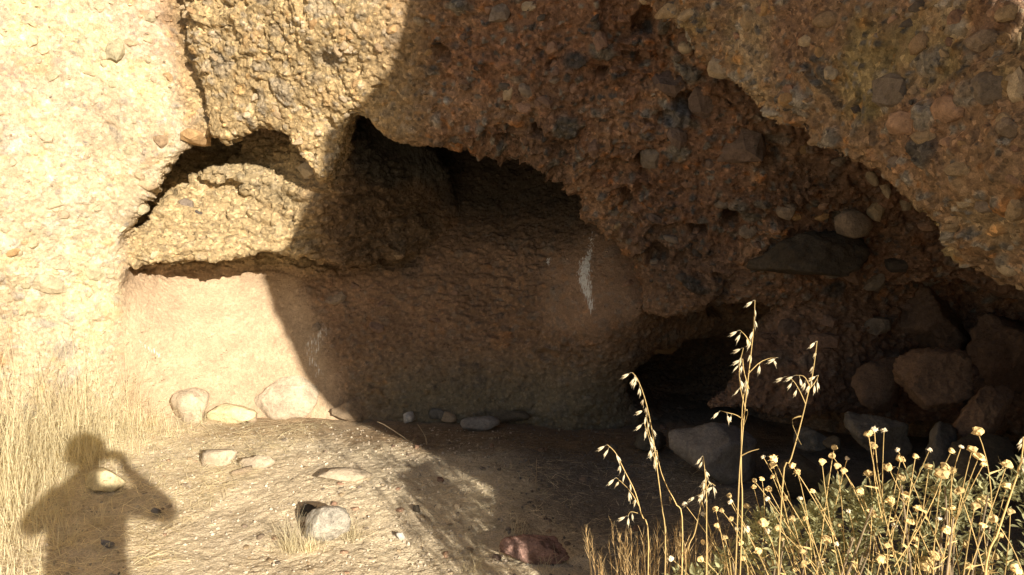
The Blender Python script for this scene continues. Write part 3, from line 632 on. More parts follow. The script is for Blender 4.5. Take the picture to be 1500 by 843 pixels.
B('rock', (823,602,858,628), 'white', 22, 8, .06, 'pale grey stone below the white streak on the wall', None, .8, 3, BASE)
B('rock', (808,614,826,628), 'darkgrey', 23, 7, .06, 'dark stone touching the pale grey stone', None, .8, 3, BASE)
B('boulder', (981,614,1113,712), 'grey', 24, 6, .18, 'big rounded grey boulder behind the tall wild oats', None, .9, 5, None, 'boulder', .1, .5, .02)
PILE = 'boulders piled at the shaded end of the cave'
B('boulder', (930,632,985,668), 'darkgrey', 25, 8, .06, 'low dark rock beside the big rounded grey boulder', None, .8, 4, PILE)
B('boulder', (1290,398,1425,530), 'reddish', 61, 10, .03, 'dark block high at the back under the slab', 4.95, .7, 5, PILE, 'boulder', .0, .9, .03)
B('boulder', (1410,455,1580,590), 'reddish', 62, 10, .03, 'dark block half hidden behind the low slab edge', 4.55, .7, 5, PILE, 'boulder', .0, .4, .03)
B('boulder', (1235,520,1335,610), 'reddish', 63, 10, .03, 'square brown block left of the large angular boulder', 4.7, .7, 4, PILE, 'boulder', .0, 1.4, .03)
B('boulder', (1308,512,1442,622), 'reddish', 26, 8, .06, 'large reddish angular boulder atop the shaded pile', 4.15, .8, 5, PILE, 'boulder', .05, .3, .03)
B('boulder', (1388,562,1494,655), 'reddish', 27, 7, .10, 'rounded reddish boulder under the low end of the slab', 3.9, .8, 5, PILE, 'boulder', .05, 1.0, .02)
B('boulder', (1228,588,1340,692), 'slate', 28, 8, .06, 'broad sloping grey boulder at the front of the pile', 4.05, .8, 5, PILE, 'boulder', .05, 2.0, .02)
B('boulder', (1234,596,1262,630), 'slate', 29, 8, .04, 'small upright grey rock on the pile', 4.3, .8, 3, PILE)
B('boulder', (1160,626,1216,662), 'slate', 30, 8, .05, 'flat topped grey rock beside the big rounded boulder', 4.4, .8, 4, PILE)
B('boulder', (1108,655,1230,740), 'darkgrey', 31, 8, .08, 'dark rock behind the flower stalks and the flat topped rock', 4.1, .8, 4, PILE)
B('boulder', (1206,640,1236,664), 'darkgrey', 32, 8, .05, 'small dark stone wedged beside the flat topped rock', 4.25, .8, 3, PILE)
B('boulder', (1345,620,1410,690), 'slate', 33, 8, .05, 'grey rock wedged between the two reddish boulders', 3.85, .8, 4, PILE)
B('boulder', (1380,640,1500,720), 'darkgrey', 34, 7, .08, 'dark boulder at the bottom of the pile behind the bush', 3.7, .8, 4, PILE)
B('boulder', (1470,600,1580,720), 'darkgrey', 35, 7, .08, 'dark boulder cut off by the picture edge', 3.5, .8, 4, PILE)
B('boulder', (1088,334,1272,436), 'black', 37, 6, .08, 'big blackish boulder wedged under the overhang', 4.66, .9, 5, None, 'boulder', 0, .4, .0)
PATH = 'loose stones on the path'
B('rock', (297,660,347,687), 'pinkgrey', 41, 9, .02, 'pointed pale stone on the sunlit path', None, .8, 3, PATH, 'rock', .1, .5)
B('rock', (348,666,402,688), 'pinkgrey', 42, 7, .05, 'flat pale stone right of the pointed one', None, .9, 3, PATH)
B('rock', (452,689,542,708), 'pinkgrey', 43, 6, .04, 'long flat slab of rock sunk in the sunlit path', None, 1.4, 4, PATH, 'rock', .4)
B('rock', (340,684,372,696), 'brown', 44, 7, .04, 'flat brown stone below the flat pale stone', None, 1.4, 3, PATH, 'rock', .4)
B('rock', (440,744,514,800), 'lichen', 45, 8, .12, 'pale rough rock with dry grass tufts on the sunlit path', None, .8, 4, PATH, 'rock', .1, .7, .05)
B('rock', (733,788,833,828), 'rose', 46, 8, .12, 'reddish crystalline rock half in shade at the front', None, .8, 5, PATH, 'rock', .1, .2, .05)
B('rock', (580,780,597,793), 'white', 47, 7, .05, 'small white stone left of the reddish rock', None, .8, 3, PATH)
B('rock', (145,790,168,803), 'grey', 48, 7, .05, 'small grey stone in the photographer shadow', None, .8, 3, PATH)
B('rock', (222,745,240,757), 'grey', 49, 7, .05, 'small grey stone in the shadow of the raised arm', None, .8, 3, PATH)
B('rock', (128,690,182,722), 'cream', 50, 5, .12, 'rounded cream rock in the sunlit gap of the arm shadow', None, .9, 4, PATH)
B('rock', (604,741,616,752), 'darkgrey', 51, 8, .03, 'dark chip of stone on the sunlit path', None, .8, 3, PATH)
B('rock', (432,738,470,758), 'darkgrey', 52, 8, .03, 'dark shape standing in for the shadow beside the pale rough rock', None, .8, 3, PATH)  # dark lump put where the pale rough rock only casts shadow
SMALL = 'pebbles scattered on the cave floor'
for i in range(46):
    x = random.uniform(560, 980); y = random.uniform(632, 830) if i % 3 else random.uniform(625, 660)
    if x < 560 + (y - 640) * .9: x += 160
    p_ = on_ground(x, y); s = random.uniform(.012, .035)
    k = random.choice(['grey', 'red', 'purple', 'grey', 'pale']); o = link('pebble', random.choice(CLAST), None, 'small %s pebble on the shaded cave floor' % {'red': 'reddish'}.get(k, k), 'pebble', SMALL); own_mat(o, M_ST[k])
    o.location = (p_.x, p_.y, p_.z + s * .15); o.scale = (s, s * random.uniform(.6, 1), s * random.uniform(.4, .8)); o.rotation_euler = (0, 0, random.uniform(0, 6))
for i in range(90):
    x = random.uniform(190, 700); y = random.uniform(640, 840)
    if x > 520 + (y - 630) * 1.3: continue
    p_ = on_ground(x, y); s = random.uniform(.008, .026)
    k = random.choice(['pale', 'tan', 'pale', 'grey', 'pink']); o = link('pebble', random.choice(CLAST), None, 'small %s pebble lying on the sunlit path' % {'pink': 'pinkish'}.get(k, k), 'pebble', 'pebbles scattered on the sunlit path'); own_mat(o, M_ST[k])
    o.location = (p_.x, p_.y, p_.z + s * .1); o.scale = (s, s * random.uniform(.6, 1.3), s * random.uniform(.35, .7)); o.rotation_euler = (0, 0, random.uniform(0, 6))
# ------------------------------------------------------------------ dry grass, straw and plants
M_STRAW = mat_plain('dry_straw', (.82, .73, .50), .18, 8.0, .7, .4)
M_LITTER = mat_plain('fallen_straw', (.70, .60, .41), .3, 6.0, .8)
M_BROWNLIT = mat_plain('old_brown_straw', (.34, .235, .135), .4, 6.0, .9)
M_GOLD = mat_plain('golden_stem', (.64, .47, .21), .15, 20.0, .6, .2)
M_HUSK = mat_plain('pale_husk', (.80, .71, .52), .12, 40.0, .6, .35)
M_LEAF = mat_plain('felted_leaf', (.48, .48, .27), .3, 25.0, .8, .4)
M_HEAD = mat_plain('dry_flower_head', (.60, .44, .21), .4, 160.0, .9)
M_WHITEHEAD = mat_plain('pale_flower_head', (.64, .56, .41), .25, 160.0, .9)
M_TWIG = mat_plain('grey_twig', (.30, .23, .15), .25, 30.0, .9)
M_BROME = mat_plain('brome_awns', (.62, .45, .23), .25, 30.0, .7, .3)

class Blades:
    """ribbons and stems gathered into one mesh"""
    def __init__(s): s.V = []; s.F = []; s.n = 0
    def ribbon(s, pts, w0, w1=0., side=None):
        pts = np.asarray(pts, float); k = len(pts); t = pts[-1] - pts[0]
        side = np.cross(t, [0, 0, 1.]) + np.array([1e-4, 0, 0]) if side is None else np.asarray(side, float)
        side = side / np.linalg.norm(side)
        ws = np.linspace(w0, w1, k)[:, None] * .5; s.V.append(np.concatenate([pts - side * ws, pts + side * ws]))
        s.F += [(s.n + i, s.n + i + 1, s.n + k + i + 1, s.n + k + i) for i in range(k - 1)]; s.n += 2 * k
    def tube(s, pts, r0, r1, sides=4):
        pts = np.asarray(pts, float); k = len(pts); tan = np.gradient(pts, axis=0); tan /= np.linalg.norm(tan, axis=1, keepdims=True)
        ref = np.array([.3, 1., .1]); a = np.cross(tan, ref); a /= np.linalg.norm(a, axis=1, keepdims=True); b = np.cross(tan, a); rr = np.linspace(r0, r1, k)[:, None]
        for q in range(sides):
            g = 2 * math.pi * q / sides; s.V.append(pts + (a * math.cos(g) + b * math.sin(g)) * rr)
        for q in range(sides):
            q2 = (q + 1) % sides; s.F += [(s.n + q * k + i, s.n + q2 * k + i, s.n + q2 * k + i + 1, s.n + q * k + i + 1) for i in range(k - 1)]
        s.n += sides * k
    def spindle(s, base, d, L, r, sides=5):
        d = np.asarray(d, float) / np.linalg.norm(d); base = np.asarray(base, float); s.tube([base, base + d * L * .2, base + d * L * .5, base + d * L * .8, base + d * L], 1, 1, sides)
        prof = np.array([.15, .8, 1., .5, .03]) * r
        for q in range(sides):
            blk = s.V[-sides + q]; cen = np.array([base, base + d * L * .2, base + d * L * .5, base + d * L * .8, base + d * L]); v = blk - cen; s.V[-sides + q] = cen + v * prof[:, None]
    def mesh(s, name, mat): return mesh_np(name, np.concatenate(s.V), np.array(s.F), mat, True)
U = random.uniform; G = random.gauss
def bend(p, d, L, droop, k=4):
    """a blade rising from p along d and bowing over"""
    p = np.asarray(p, float); d = np.asarray(d, float) / np.linalg.norm(d); h = np.array([d[0], d[1], 0]) + 1e-6; h /= np.linalg.norm(h)
    return [p + d * L * t + (h * .7 - np.array([0, 0, 1.])) * droop * L * t * t for t in np.linspace(0, 1, k)]

def tall_grass():
    b = Blades()
    for i in range(11000):
        u = random.random(); y = 3.2 + 2.35 * U(0, 1) ** .8
        edge = np.interp(y, [3.2, 3.9, 4.6, 5.2, 5.6], [-2.02, -2.25, -2.45, -2.35, -2.2])
        x = edge - abs(G(0, 1)) * .85 + G(0, .06)
        if x < -5: continue
        fade = sstep(0, .75, np.array(edge - x)); tall = .12 + .74 * float(fade) * sstep(3.3, 4.5, np.array(y))
        if U(0, 1) > .35 + .65 * float(fade): continue
        cl = .5 + .5 * float(vnoise(np.array([[x * 3, y * 3, 0.]]), 5)[0]); L = tall * U(.35, 1.35) * (.45 + .8 * cl)
        lean = .28 if U(0, 1) < .6 else 1.2
        d = (G(-.05, lean), G(0, lean), 1.0); pts = bend((x, y, drop(x, y) - .01), d, L, U(.0, .35), 4)
        b.ribbon(pts, U(.0022, .0045), .0008)
        if U(0, 1) < .22 and L > .25:
            e = pts[-1]; dd = pts[-1] - pts[-2]; dd /= np.linalg.norm(dd)
            for q in range(3): b.spindle(e - dd * .02 * q, dd + np.array([G(0, .5), G(0, .5), G(-.3, .3)]), .02, .0025, 3)
    return b.mesh('dry_grass', M_STRAW)
link('dry_grass', tall_grass(), None, 'tall pale dry grass growing against the sunlit cliff', 'grass', kind='stuff')

def litter(name, n, place, mat, L=(.03, .14), wd=(.0014, .003), label='', lift=.012):
    b = Blades()
    for i in range(n):
        x, y = place(); 
        if x is None: continue
        a = U(0, math.pi) if U(0, 1) < .5 else G(.1, .5); l = U(*L); z = drop(x, y); cx, cy = math.cos(a) * l / 2, math.sin(a) * l / 2; c = G(0, .12) * l
        za, zb = max(drop(x - cx, y - cy), z - .01) + U(.002, lift), max(drop(x + cx, y + cy), z - .01) + U(.002, lift)
        b.ribbon([(x - cx, y - cy, za), (x + c * math.sin(a), y - c * math.cos(a), max(z + .004, (za + zb) / 2) + U(0, lift * .6)), (x + cx, y + cy, zb)], U(*wd), .0008, (-math.sin(a), math.cos(a), U(-.5, .5)))
    return link(name, b.mesh(name, mat), None, label, 'straw', kind='stuff')
def pl_left():
    y = U(3.2, 5.75); edge = np.interp(y, [3.2, 4.2, 5.7], [-1.75, -1.9, -1.5]); return edge - abs(G(0, .8)) + .2, y
def pl_path():
    if U(0, 1) < .35: return G(-2.0, .45), U(4.9, 5.7)
    return U(-3, .35), U(3.2, 5.6)
def pl_cave():
    x = U(-1.15, 1.6); return x, np.clip(5.35 - .10 * x + G(0, .16), 4.4, 5.85)
def pl_front(): 
    x, y = G(-.15, .28), G(4.2, .45); return x, max(y, 3.2)
litter('straw_litter', 2600, pl_left, M_STRAW, (.06, .26), (.002, .0042), 'matted fallen straw below the tall dry grass', .03)
litter('path_straw', 5200, pl_path, M_LITTER, (.02, .11), (.0012, .0026), 'thin straw scattered over the sunlit path', .008)
litter('cave_straw', 2600, pl_cave, M_BROWNLIT, (.03, .16), (.002, .004), 'brown straw drifted along the foot of the cave wall', .02)
litter('trodden_straw', 900, pl_front, M_LITTER, (.04, .16), (.0015, .003), 'trodden straw along the edge of the shadow', .012)
litter('floor_straw', 1200, lambda: (U(-.2, 1.5), U(3.5, 5.0)), M_LITTER, (.03, .12), (.0012, .0024), 'stray straws on the shaded soil', .01)

def tuft(px_, py_, n, L, spread, label, mat=None, lean=(0, 0)):
    p = on_ground(px_, py_); b = Blades()
    for i in range(n):
        d = (G(lean[0], spread), G(lean[1], spread), 1.0); b.ribbon(bend((G(0, .03), G(0, .02), -.01), d, L * U(.5, 1.1), U(.05, .4), 4), U(.002, .0035), .0006)
    o = link('grass_tuft', b.mesh('grass_tuft', mat or M_STRAW), None, label, 'grass tuft', 'dry grass tufts on the path'); o.location = p; return o
tuft(428, 808, 120, .24, .40, 'yellow tuft at the left foot of the pale rough rock', None, (-.2, 0))
tuft(456, 806, 90, .15, .5, 'short yellow tuft in front of the pale rough rock')
tuft(516, 790, 70, .19, .4, 'yellow tuft at the right side of the pale rough rock', None, (.3, 0))
tuft(758, 782, 26, .14, .35, 'thin upright tuft behind the reddish rock')
tuft(690, 838, 50, .14, .6, 'low sunlit tuft left of the reddish rock')
tuft(800, 838, 30, .14, .7, 'sprawling tuft in front of the reddish rock')
tuft(290, 618, 70, .20, .35, 'pale tuft between the upright boulder and the low cream rock', None, (.1, -.2))
tuft(225, 625, 50, .22, .35, 'thin pale tuft left of the upright boulder')
tuft(90, 800, 70, .22, .9, 'flattened tuft inside the photographer shadow', None, (.3, 0))
tuft(150, 770, 60, .22, .9, 'bent tuft inside the shadow of the shoulder', None, (-.5, 0))
def twig(name, pxs, Y, label, r=.003, extra=()):
    p0 = on_ground(*pxs[0]); b = Blades(); P = [W(x, y, p0.y) for x, y in pxs]; b.tube(P, r, r * .5, 5)
    for e in extra: b.tube([W(x, y, p0.y) for x, y in e], r * .6, r * .3, 4)
    o = link(name, b.mesh(name, M_TWIG), None, label, 'twig'); return o
twig('twig', [(600,647),(590,640),(575,630),(562,622),(553,618)], 0, 'thin bent twig at the shadow edge by the brown boulder', .004)
twig('twig', [(625,652),(624,642),(620,634),(612,622)], 0, 'thin upright twig right of the small whitish stone', .004)
twig('dry_stalk', [(786,722),(785,708),(786,690),(786,673)], 0, 'dry branching stalk on the shaded cave floor', .003, [[(785,700),(778,690),(770,683),(762,679)], [(786,712),(778,716)]])
twig('twig', [(812,738),(824,742),(834,748)], 0, 'pale twig lying on the dark soil', .003)

# wild oats: golden stems with hanging spikelets
SPK = []
for k in range(3):
    b = Blades(); b.tube([(0, 0, 0), (.004, 0, -.003), (.006, 0, -.008)], .0005, .0004, 3); b.spindle((.006, 0, -.008), (.35 + .2 * k, 0, -.9), .024, .0030, 5); b.spindle((.006, 0, -.008), (.75 + .2 * k, .1, -.8), .021, .0026, 5)
    b.spindle((.006, .001, -.008), (.5, -.1, -.9), .032, .0008, 3); SPK.append(b.mesh('spikelet', M_HUSK))
def oat(stem, Y, sprays, label, r=.0022, leaves=(), nspk=10, frac=.55):
    b = Blades(); base = W(stem[0][0], stem[0][1], Y); P = [W(x, y, Y) for x, y in stem]
    root = np.array([base[0] + .02, Y, drop(base[0] + .02, Y)]); low = [root, root * .5 + base * .5 + np.array([-.01, 0, .0])]
    def smooth(P, n=14):
        P = np.array(P); t = np.linspace(0, len(P) - 1, n); i = np.clip(t.astype(int), 0, len(P) - 2); f = (t - i)[:, None]
        P0 = P[np.maximum(i - 1, 0)]; P3 = P[np.minimum(i + 2, len(P) - 1)]; a, c = P[i], P[i + 1]
        return .5 * (2 * a + (c - P0) * f + (2 * P0 - 5 * a + 4 * c - P3) * f ** 2 + (3 * a - P0 - 3 * c + P3) * f ** 3)
    e = link('wild_oat', None, None, label, 'wild oat', 'wild oats in front of the cave'); e.location = root; O = root
    main = smooth(low + P, 26); b.tube(main - O, r, r * .35, 5); link('stem', b.mesh('stem', M_GOLD), e)
    lines = [main[int(len(main) * frac):]]
    for s in sprays:
        sp = smooth([W(x, y, Y + U(-.02, .02)) for x, y in s], 8); bb = Blades(); bb.tube(sp - O, r * .5, r * .25, 4); link('branch', bb.mesh('branch', M_GOLD), e); lines.append(sp[2:])
    for L_ in leaves:
        bb = Blades(); bb.ribbon(smooth([W(x, y, Y - .01) for x, y in L_], 8) - O, .005, .0015, (.3, 1, .5)); link('leaf', bb.mesh('leaf', M_GOLD), e)
    for li, ln in enumerate(lines):
        seg = np.linalg.norm(np.diff(ln, axis=0), axis=1).sum(); k = max(2, int(seg / ((.022 if li == 0 else .024) * Y / 1.75)))
        for q in range(k):
            t = (q + U(0, .6)) / k * (len(ln) - 1.001); i = int(t); p = ln[i] + (ln[i + 1] - ln[i]) * (t - i)
            s_ = link('spikelet', SPK[q % 3], e); s_.location = p - O; s_.rotation_euler = (G(0, .25), U(.1, .6), math.pi + G(0, .7) if U(0, 1) < .72 else G(0, .6)); k_ = U(.62, .9) * Y / 1.75; s_.scale = (k_, k_, k_)
        s_ = link('spikelet', SPK[0], e); s_.location = ln[-1] - O; s_.rotation_euler = (0, -.5, math.pi + G(0, .4)); s_.scale = (.8 * Y / 1.75,) * 3
    return e
oat([(1081,745),(1086,660),(1092,590),(1100,520),(1104,480),(1106,440)], 1.86, [[(1092,600),(1085,570),(1083,540),(1089,510)], [(1096,548),(1112,532),(1128,525),(1140,524)], [(1100,505),(1092,492),(1084,484)], [(1089,615),(1078,608),(1066,605),(1056,602)], [(1097,570),(1090,545),(1088,526)]], 'tallest wild oat in the middle rising in front of the grey boulder', leaves=[[(1089,625),(1095,608),(1094,600),(1088,610),(1084,625)], [(1086,668),(1098,662),(1112,658)]], frac=.72)
oat([(1087,760),(1086,700),(1086,640),(1088,590),(1093,560)], 1.88, [], 'second straight oat stem beside the tallest wild oat', frac=.93)
oat([(1146,715),(1158,675),(1172,625),(1183,580),(1191,545),(1197,500)], 1.85, [[(1180,592),(1172,574),(1162,558),(1152,552)], [(1186,566),(1178,552),(1166,550)], [(1184,572),(1194,560),(1199,550)]], 'wild oat with a kinked leaf in front of the reddish buttress', leaves=[[(1174,610),(1165,612),(1160,618),(1168,640),(1174,652)]], frac=.75)
oat([(975,800),(970,745),(963,690),(955,630),(945,585),(934,556),(926,546)], 2.12, [[(965,700),(958,670),(950,640),(944,620)], [(958,655),(950,630),(946,600)]], 'dense drooping wild oat left of the grey boulder', frac=.5)
oat([(1000,775),(990,738),(978,715),(968,690),(962,660)], 2.14, [], 'short leaning oat stem behind the dense drooping oat', frac=.95, leaves=[[(984,732),(980,728),(983,738)]])
oat([(950,790),(940,755),(930,720),(915,690),(902,664),(890,652)], 2.2, [[(938,745),(925,722),(912,708),(903,700)], [(934,752),(924,750),(920,756)]], 'leftmost wild oat bowing over the dark soil', frac=.5)
oat([(1035,830),(1035,780),(1035,730),(1033,695),(1030,668)], 2.0, [[(1034,720),(1040,708),(1048,712)], [(1034,712),(1028,722),(1022,726)]], 'small wild oat standing in front of the grey boulder', frac=.62)
oat([(1005,830),(1018,780),(1028,735),(1036,700)], 2.02, [], 'slanting oat stem crossing the small wild oat', frac=.93)
oat([(1442,850),(1462,780),(1482,720),(1495,680),(1500,640)], 1.55, [[(1490,690),(1498,676),(1510,670)]], 'thick pale oat stem at the edge of the picture over the bush', r=.003, frac=.86, leaves=[[(1472,690),(1466,678),(1462,668)]])

# golden brome clump at the bottom
def edge_Y(px_): return np.interp(px_, [900, 985, 1150, 1350, 1500, 1600], [1.5, 1.52, 1.62, 1.76, 1.86, 1.92]) / (.888 * (px_ - 750) / FPX + .46)      # the strip of plants along the edge of the shade
def brome(px_, py_, n, L, label, w_=.09):
    Yb = edge_Y(px_) * .96; p = W(px_, py_, Yb); b = Blades(); z0 = drop(p[0], Yb); H0 = p[2] - z0
    for i in range(n):
        x, y = G(0, w_), G(0, .05); top = np.array([x + G(0, .03), y + G(0, .02), H0 + L * U(.2, 1.0)]); foot = np.array([x * .4, y * .4, 0])
        b.tube([foot, foot * .4 + top * .6 + np.array([0, 0, .02]), top], .0012, .0006, 3)
        d = top - foot; d /= np.linalg.norm(d)
        for q in range(16):
            o_ = top - d * U(0, .09); b.ribbon([o_, o_ + (d + np.array([G(0, .28), G(0, .28), 0])) * U(.02, .045)], .0016, .0003, (U(-1, 1), U(-1, 1), .1))
    o = link('brome_grass', b.mesh('brome_grass', M_BROME), None, label, 'grass', 'golden brome clumps at the foot of the oats'); o.location = (p[0], Yb, z0)
brome(925, 850, 30, .17, 'bushy golden brome clump under the leftmost wild oat')
brome(975, 850, 24, .17, 'golden brome clump under the dense drooping oat')
brome(1040, 852, 18, .14, 'golden brome clump under the small wild oat')
brome(885, 850, 5, .09, 'single bent golden grass head at the clump edge', .02)

# flowering bushes: felted leaves, bare stalks and dried heads
def leaf_mesh(k):
    r = np.random.default_rng(k); L = 1.0; ts = np.linspace(0, 1, 6); wd = np.array([.06, .30, .40, .34, .18, .0]) * r.uniform(.8, 1.2); cu = r.uniform(.1, .35)
    V = []; 
    for t_, w_ in zip(ts, wd):
        z = -cu * t_ * t_; V += [(-w_ * .5, t_ * L, z + w_ * .22), (0, t_ * L, z), (w_ * .5, t_ * L, z + w_ * .22)]
    F = []
    for i in range(5): F += [(i * 3, i * 3 + 1, i * 3 + 4, i * 3 + 3), (i * 3 + 1, i * 3 + 2, i * 3 + 5, i * 3 + 4)]
    return np.array(V), np.array(F)
LEAFS = [leaf_mesh(k) for k in range(5)]; LEAF_ME = [mesh_np('leaf', v, f, M_LEAF, True) for v, f in LEAFS]
def head_mesh(k, mat, ray_):
    V, F = ICO[2]; V = V.copy(); r = np.random.default_rng(k); V *= (1 + .42 * r.uniform(-1, 1, (len(V), 1))); V[:, 2] = np.where(V[:, 2] < 0, V[:, 2] * .55, V[:, 2] * .85)
    Q = np.concatenate([F, F[:, 2:3]], 1); VV = [V]; FF = [F]; n0 = len(V)
    for q in range(ray_):
        a = 2 * math.pi * q / ray_ + r.uniform(-.2, .2); c, s = math.cos(a), math.sin(a); L = r.uniform(1.3, 1.9); z = r.uniform(-.5, .2)
        VV.append(np.array([(c * .7 - s * .16, s * .7 + c * .16, -.25), (c * .7 + s * .16, s * .7 - c * .16, -.25), (c * L, s * L, z)])); FF.append(np.array([(n0, n0 + 1, n0 + 2)])); n0 += 3
    return mesh_np('flower_head', np.concatenate(VV), np.concatenate(FF), mat, False)
HEADS = [head_mesh(k, M_HEAD, 0 if k % 2 else 9) for k in range(6)]; WHEADS = [head_mesh(20 + k, M_WHITEHEAD, 8) for k in range(4)]
def bush(label, x0, x1, crown, heads, nleaf, nmass, lean):
    """crown: skyline of the foliage; the bush runs along the strip of plants; heads: (x, y, size, pale?)"""
    xm = (x0 + x1) / 2; cy = edge_Y(xm); cx = W(xm, 700, cy)[0]; z0 = drop(cx, cy); O = np.array([cx, cy, z0])
    root = link('flowering_bush', None, None, label, 'bush', 'flowering bushes in the corner'); root.location = O
    top_y = lambda x: float(np.interp(x, [c[0] for c in crown], [c[1] for c in crown]))
    br = Blades()
    for i in range(26):
        x = U(x0, x1); Y = edge_Y(x) + U(-.25, .05); top = W(x, top_y(x) + U(15, 90), Y); a = O + np.array([G(0, .05), G(0, .05), 0]); m = a * .5 + top * .5 + np.array([0, 0, -.06])
        br.tube(np.array([a, m, top]) - O, .006, .002, 5)
    link('branches', br.mesh('branches', M_TWIG), root)
    B_ = []; FB = []; n0 = 0; k = 0
    while k < nleaf + nmass:                                       # leaves sit in rosettes at the branch tips
        x = U(x0, x1); Y = edge_Y(x) + U(-.16, .08); inner = U(0, 1) < .5
        ctr = W(x, top_y(x) + 14 * math.sin(x * .05) + 9 * math.sin(x * .13 + Y * 20) + (U(20, 170) if inner else abs(G(0, 16))), Y); big = U(.75, 1.2) * Y / 1.8; n_ = random.randint(6, 10)
        if ctr[2] < drop(ctr[0], ctr[1]) + .03: k += 1; continue
        for q in range(n_):
            az = 2.4 * q + U(-.3, .3); el = 1.25 - 1.35 * q / n_ + U(-.25, .25); d = Vector((math.cos(az) * math.cos(el), math.sin(az) * math.cos(el), math.sin(el)))
            xx = d.cross(Vector((G(0, .25), G(0, .25), 1))).normalized(); M = Matrix((xx, d, xx.cross(d))).transposed(); s = U(.016, .032) * big; p = ctr + np.array(d) * .006 + np.array([0, 0, -.006 * q])
            if k < nleaf * 2 and not inner and k % 2:
                o = link('leaf', LEAF_ME[k % 5], root); o.matrix_local = Matrix.Translation(Vector(p - O)) @ M.to_4x4() @ Matrix.Scale(s, 4)
            else:
                v, f = LEAFS[k % 5]; B_.append((v * s) @ np.array(M).T + (p - O)); FB.append(f + n0); n0 += len(v)
            k += 1
    fo = link('foliage', mesh_np('foliage', np.concatenate(B_), np.concatenate(FB), M_LEAF, True), root); fo['kind'] = 'stuff'
    for (hx, hy, sz, pale) in heads:
        Y = edge_Y(hx) + U(-.26, -.12 if hy < 700 else .0); p = W(hx, hy, Y); l = lean(hx) * Y / 1.7; bx = p[0] + U(.6, 1.2) * l; L = U(.16, .36); bx += G(0, .05); q = np.array([bx, Y + U(-.06, .1), p[2] - L]); m = q * .45 + p * .55 + np.array([G(0, .012) + l * .12, 0, .01])
        ts = np.linspace(0, 1, 7)[:, None]; C_ = q * (1 - ts) ** 2 + 2 * m * ts * (1 - ts) + p * ts ** 2; bl = Blades(); bl.tube(C_ - O, .0012, .0008, 4)
        for _ in range(2):
            t_ = U(.1, .55); i_ = int(t_ * 6); lp = C_[i_] - O; dd = np.array([G(0, 1), G(0, .6), .5]); bl.ribbon([lp, lp + dd * .010, lp + dd * .018], .005, .001, (0.3, .2, 1))
        st = link('flower_stalk', bl.mesh('flower_stalk', M_GOLD), root)
        hd = link('flower_head', random.choice(WHEADS if pale else HEADS), st); k_ = sz / FPX * Y * .40; dv = Vector(C_[-1] - C_[-2]).normalized()
        hd.matrix_local = Matrix.Translation(Vector(C_[-1] - O)) @ (dv + Vector((G(0, .3), G(0, .3) - .2, 0))).to_track_quat('Z', 'X').to_matrix().to_4x4() @ Matrix.Scale(k_, 4)
    return root
HR = [(1272,636,15),(1281,629,11,1),(1295,631,11,1),(1280,654,15),(1315,659,9,1),(1319,673,16),(1301,685,15),(1341,669,10),(1272,694,14),(1222,656,11),(1219,668,12),(1204,677,13),(1226,683,12),(1236,690,11),(1241,672,8,1),
    (1362,659,9,1),(1361,685,15),(1394,661,10),(1408,655,9,1),(1432,633,18),(1424,659,16),(1434,670,19),(1441,680,10),(1380,695,24),(1384,684,16),(1371,719,17),(1393,690,16),(1475,681,16),(1475,713,18),(1440,735,22),(1428,742,16),
    (1243,749,8,1),(1251,763,13),(1211,791,16),(1175,809,13),(1178,827,14),(1203,822,14,1),(1225,797,9,1),(1328,726,15),(1303,734,16),(1277,752,16),(1332,765,16),(1357,828,28),(1368,815,18),(1413,797,15),(1388,778,18),(1488,835,20),(1455,815,17),
    (1300,800,14),(1290,820,16),(1320,700,14),(1340,790,12),(1405,720,18),(1455,760,16),(1465,785,12),(1345,745,13),(1260,720,12),(1440,770,13),(1420,830,15),(1250,830,14),(1230,770,10),(1395,745,12),(1480,750,13),(1310,770,11,1),(1375,760,10,1)]
HL = [(1118,670,8,1),(1133,672,13),(1132,681,12),(1116,702,9),(1105,705,9),(1104,714,9),(1132,699,8),(1126,717,11),(1068,726,8),(1070,736,10,1),(1093,742,12),(1124,731,9,1),(1048,746,10),(1057,748,8),(1030,753,8,1),(1026,728,8,1),(1071,761,11),
    (1094,775,12,1),(1117,766,18),(1139,774,11),(1125,778,9,1),(1003,739,9,1),(1062,788,10),(1030,795,10),(1026,819,12),(1085,796,11),(1110,808,13),(1133,825,13),(1156,805,14),(983,818,11,1),(1088,818,10),(1161,683,12),(1168,692,11),(1150,730,10),(1160,760,11),
    (1145,790,10),(1100,835,12),(1060,830,11),(1050,770,9),(1080,775,9,1),(1165,835,11),(1180,760,9),(1190,720,9),(1172,730,8,1)]
fix = lambda L_: [(h[0], h[1], h[2], len(h) > 3) for h in L_]
bush('tall sunlit bush with golden dried flower heads at the picture corner', 1190, 1580, [(1180,770),(1230,725),(1290,700),(1330,690),(1400,700),(1460,705),(1520,690),(1650,690)], fix(HR), 150, 1800, lambda x: float(np.interp(x, [1180, 1300, 1450, 1500], [.09, .04, .0, -.03])))
bush('lower dark green bush with small pale flower heads under the tall oats', 985, 1290, [(960,870),(1020,825),(1080,785),(1140,755),(1200,735),(1300,725)], fix(HL), 150, 1800, lambda x: float(np.interp(x, [1000, 1180], [.10, .10])))

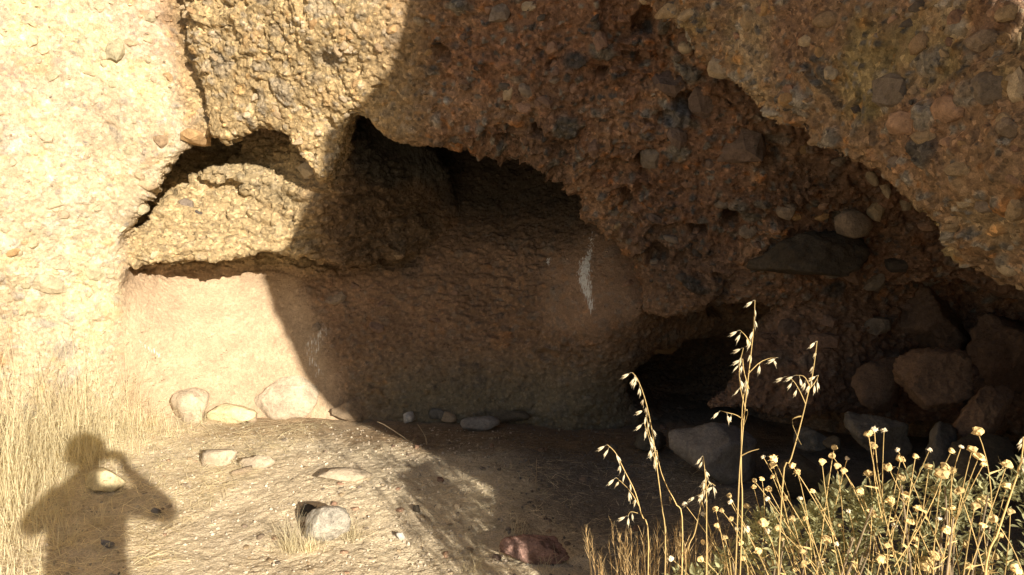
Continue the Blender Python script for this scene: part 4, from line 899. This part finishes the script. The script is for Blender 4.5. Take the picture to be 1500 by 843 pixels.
# ------------------------------------------------------------------ the photographer, whose shadow lies on the grass
M_CLOTH = mat_plain('jacket_cloth', (.10, .12, .16), .1, 20.0, .9); M_SKIN = mat_plain('skin', (.42, .26, .18), .05, 20.0, .6); M_HAIR = mat_plain('dark_hair', (.04, .03, .025), .2, 60.0, .7); M_PHONE = mat_plain('phone_case', (.03, .03, .035), .05, 10.0, .3)
def person():
    px0, py0 = .02, -.29; GZ = drop(.02, -.29)
    J = {'pel': (px0, py0, .98, .16, .12), 'belly': (px0, py0, 1.14, .165, .12), 'chest': (px0, py0 + .0, 1.33, .18, .125), 'neckb': (px0 - .01, py0 + .01, 1.47, .075, .07), 'neck': (px0 - .02, py0 + .03, 1.54, .058, .058),
         'headl': (px0 - .03, py0 + .06, 1.61, .078, .088), 'headm': (px0 - .035, py0 + .05, 1.68, .088, .10), 'headt': (px0 - .035, py0 + .04, 1.745, .065, .075)}
    E = [('pel', 'belly'), ('belly', 'chest'), ('chest', 'neckb'), ('neckb', 'neck'), ('neck', 'headl'), ('headl', 'headm'), ('headm', 'headt')]
    for s, S in ((1, 'r'), (-1, 'l')):
        J.update({S + 'sh': (px0 + s * .19, py0, 1.43, .08, .08), S + 'el': ((.43, -.17, 1.30) if s > 0 else (-.36, -.20, 1.24)) + (.068, .068), S + 'wr': (s * .12, -.05, 1.52, .034, .034),
                  S + 'hip': (px0 + s * .095, py0, .88, .10, .11), S + 'kn': (px0 + s * .12, py0 + .03, .42, .066, .07), S + 'an': (px0 + s * .13, py0 - .02, GZ + .10, .045, .05), S + 'toe': (px0 + s * .16, py0 + .15, GZ + .045, .045, .035), S + 'heel': (px0 + s * .13, py0 - .05, GZ + .045, .042, .04),
                  S + 'palm': (s * .095, -.028, 1.575, .030, .022)})
        E += [('chest', S + 'sh'), (S + 'sh', S + 'el'), (S + 'el', S + 'wr'), (S + 'wr', S + 'palm'), ('pel', S + 'hip'), (S + 'hip', S + 'kn'), (S + 'kn', S + 'an'), (S + 'an', S + 'toe'), (S + 'an', S + 'heel')]
        for q in range(4):
            z = 1.605 - .014 * q; J[S + 'f%da' % q] = (s * .098, -.010 + .004 * q, z, .0085, .0085); J[S + 'f%db' % q] = (s * .078, .004, z, .008, .008); E += [(S + 'palm', S + 'f%da' % q), (S + 'f%da' % q, S + 'f%db' % q)]
        J[S + 'th'] = (s * .07, -.030, 1.60, .009, .009); E += [(S + 'palm', S + 'th')]
    J['nose'] = (px0 - .035, py0 + .165, 1.655, .012, .012); E += [('headm', 'nose')]
    names = list(J); me = bpy.data.meshes.new('person'); me.from_pydata([J[k][:3] for k in names], [(names.index(a), names.index(b)) for a, b in E], []); me.materials.append(M_CLOTH); me.materials.append(M_SKIN)
    o = link('person', me, None, 'photographer in a dark jacket raising a phone, seen as a shadow', 'person')
    md = o.modifiers.new('Skin', 'SKIN'); md.use_smooth_shade = True
    for k, v in zip(names, me.skin_vertices[0].data): v.radius = J[k][3:5]; v.use_root = (k == 'pel')
    sb = o.modifiers.new('Subdivision', 'SUBSURF'); sb.levels = sb.render_levels = 2
    V, F = chip(3, 900, 0, 1, 1, .1, .05); V = V * np.array([.118, .125, .12]); V[:, 1] = np.minimum(V[:, 1], .055); V[:, 2] = np.maximum(V[:, 2], -.10)
    h = link('hair', mesh_np('hair', V, F, M_HAIR), o); h.location = (px0 - .035, py0 + .03, 1.70)
    bm = bmesh.new(); bmesh.ops.create_cube(bm, size=1.0); bmesh.ops.scale(bm, vec=(.155, .009, .076), verts=bm.verts); bmesh.ops.bevel(bm, geom=bm.edges[:], offset=.003, segments=2, affect='EDGES')
    pm = bpy.data.meshes.new('phone'); bm.to_mesh(pm); bm.free(); pm.materials.append(M_PHONE); ph = link('phone', pm, None, 'black phone held up sideways by the photographer', 'phone'); ph.location = (0, -.012, 1.59)
    lens = Blades(); lens.tube([(0, 0, 0), (0, .004, 0)], .006, .006, 12); l_ = link('lens_ring', lens.mesh('lens_ring', M_PHONE), ph); l_.location = (0, .0045, .01)
person()
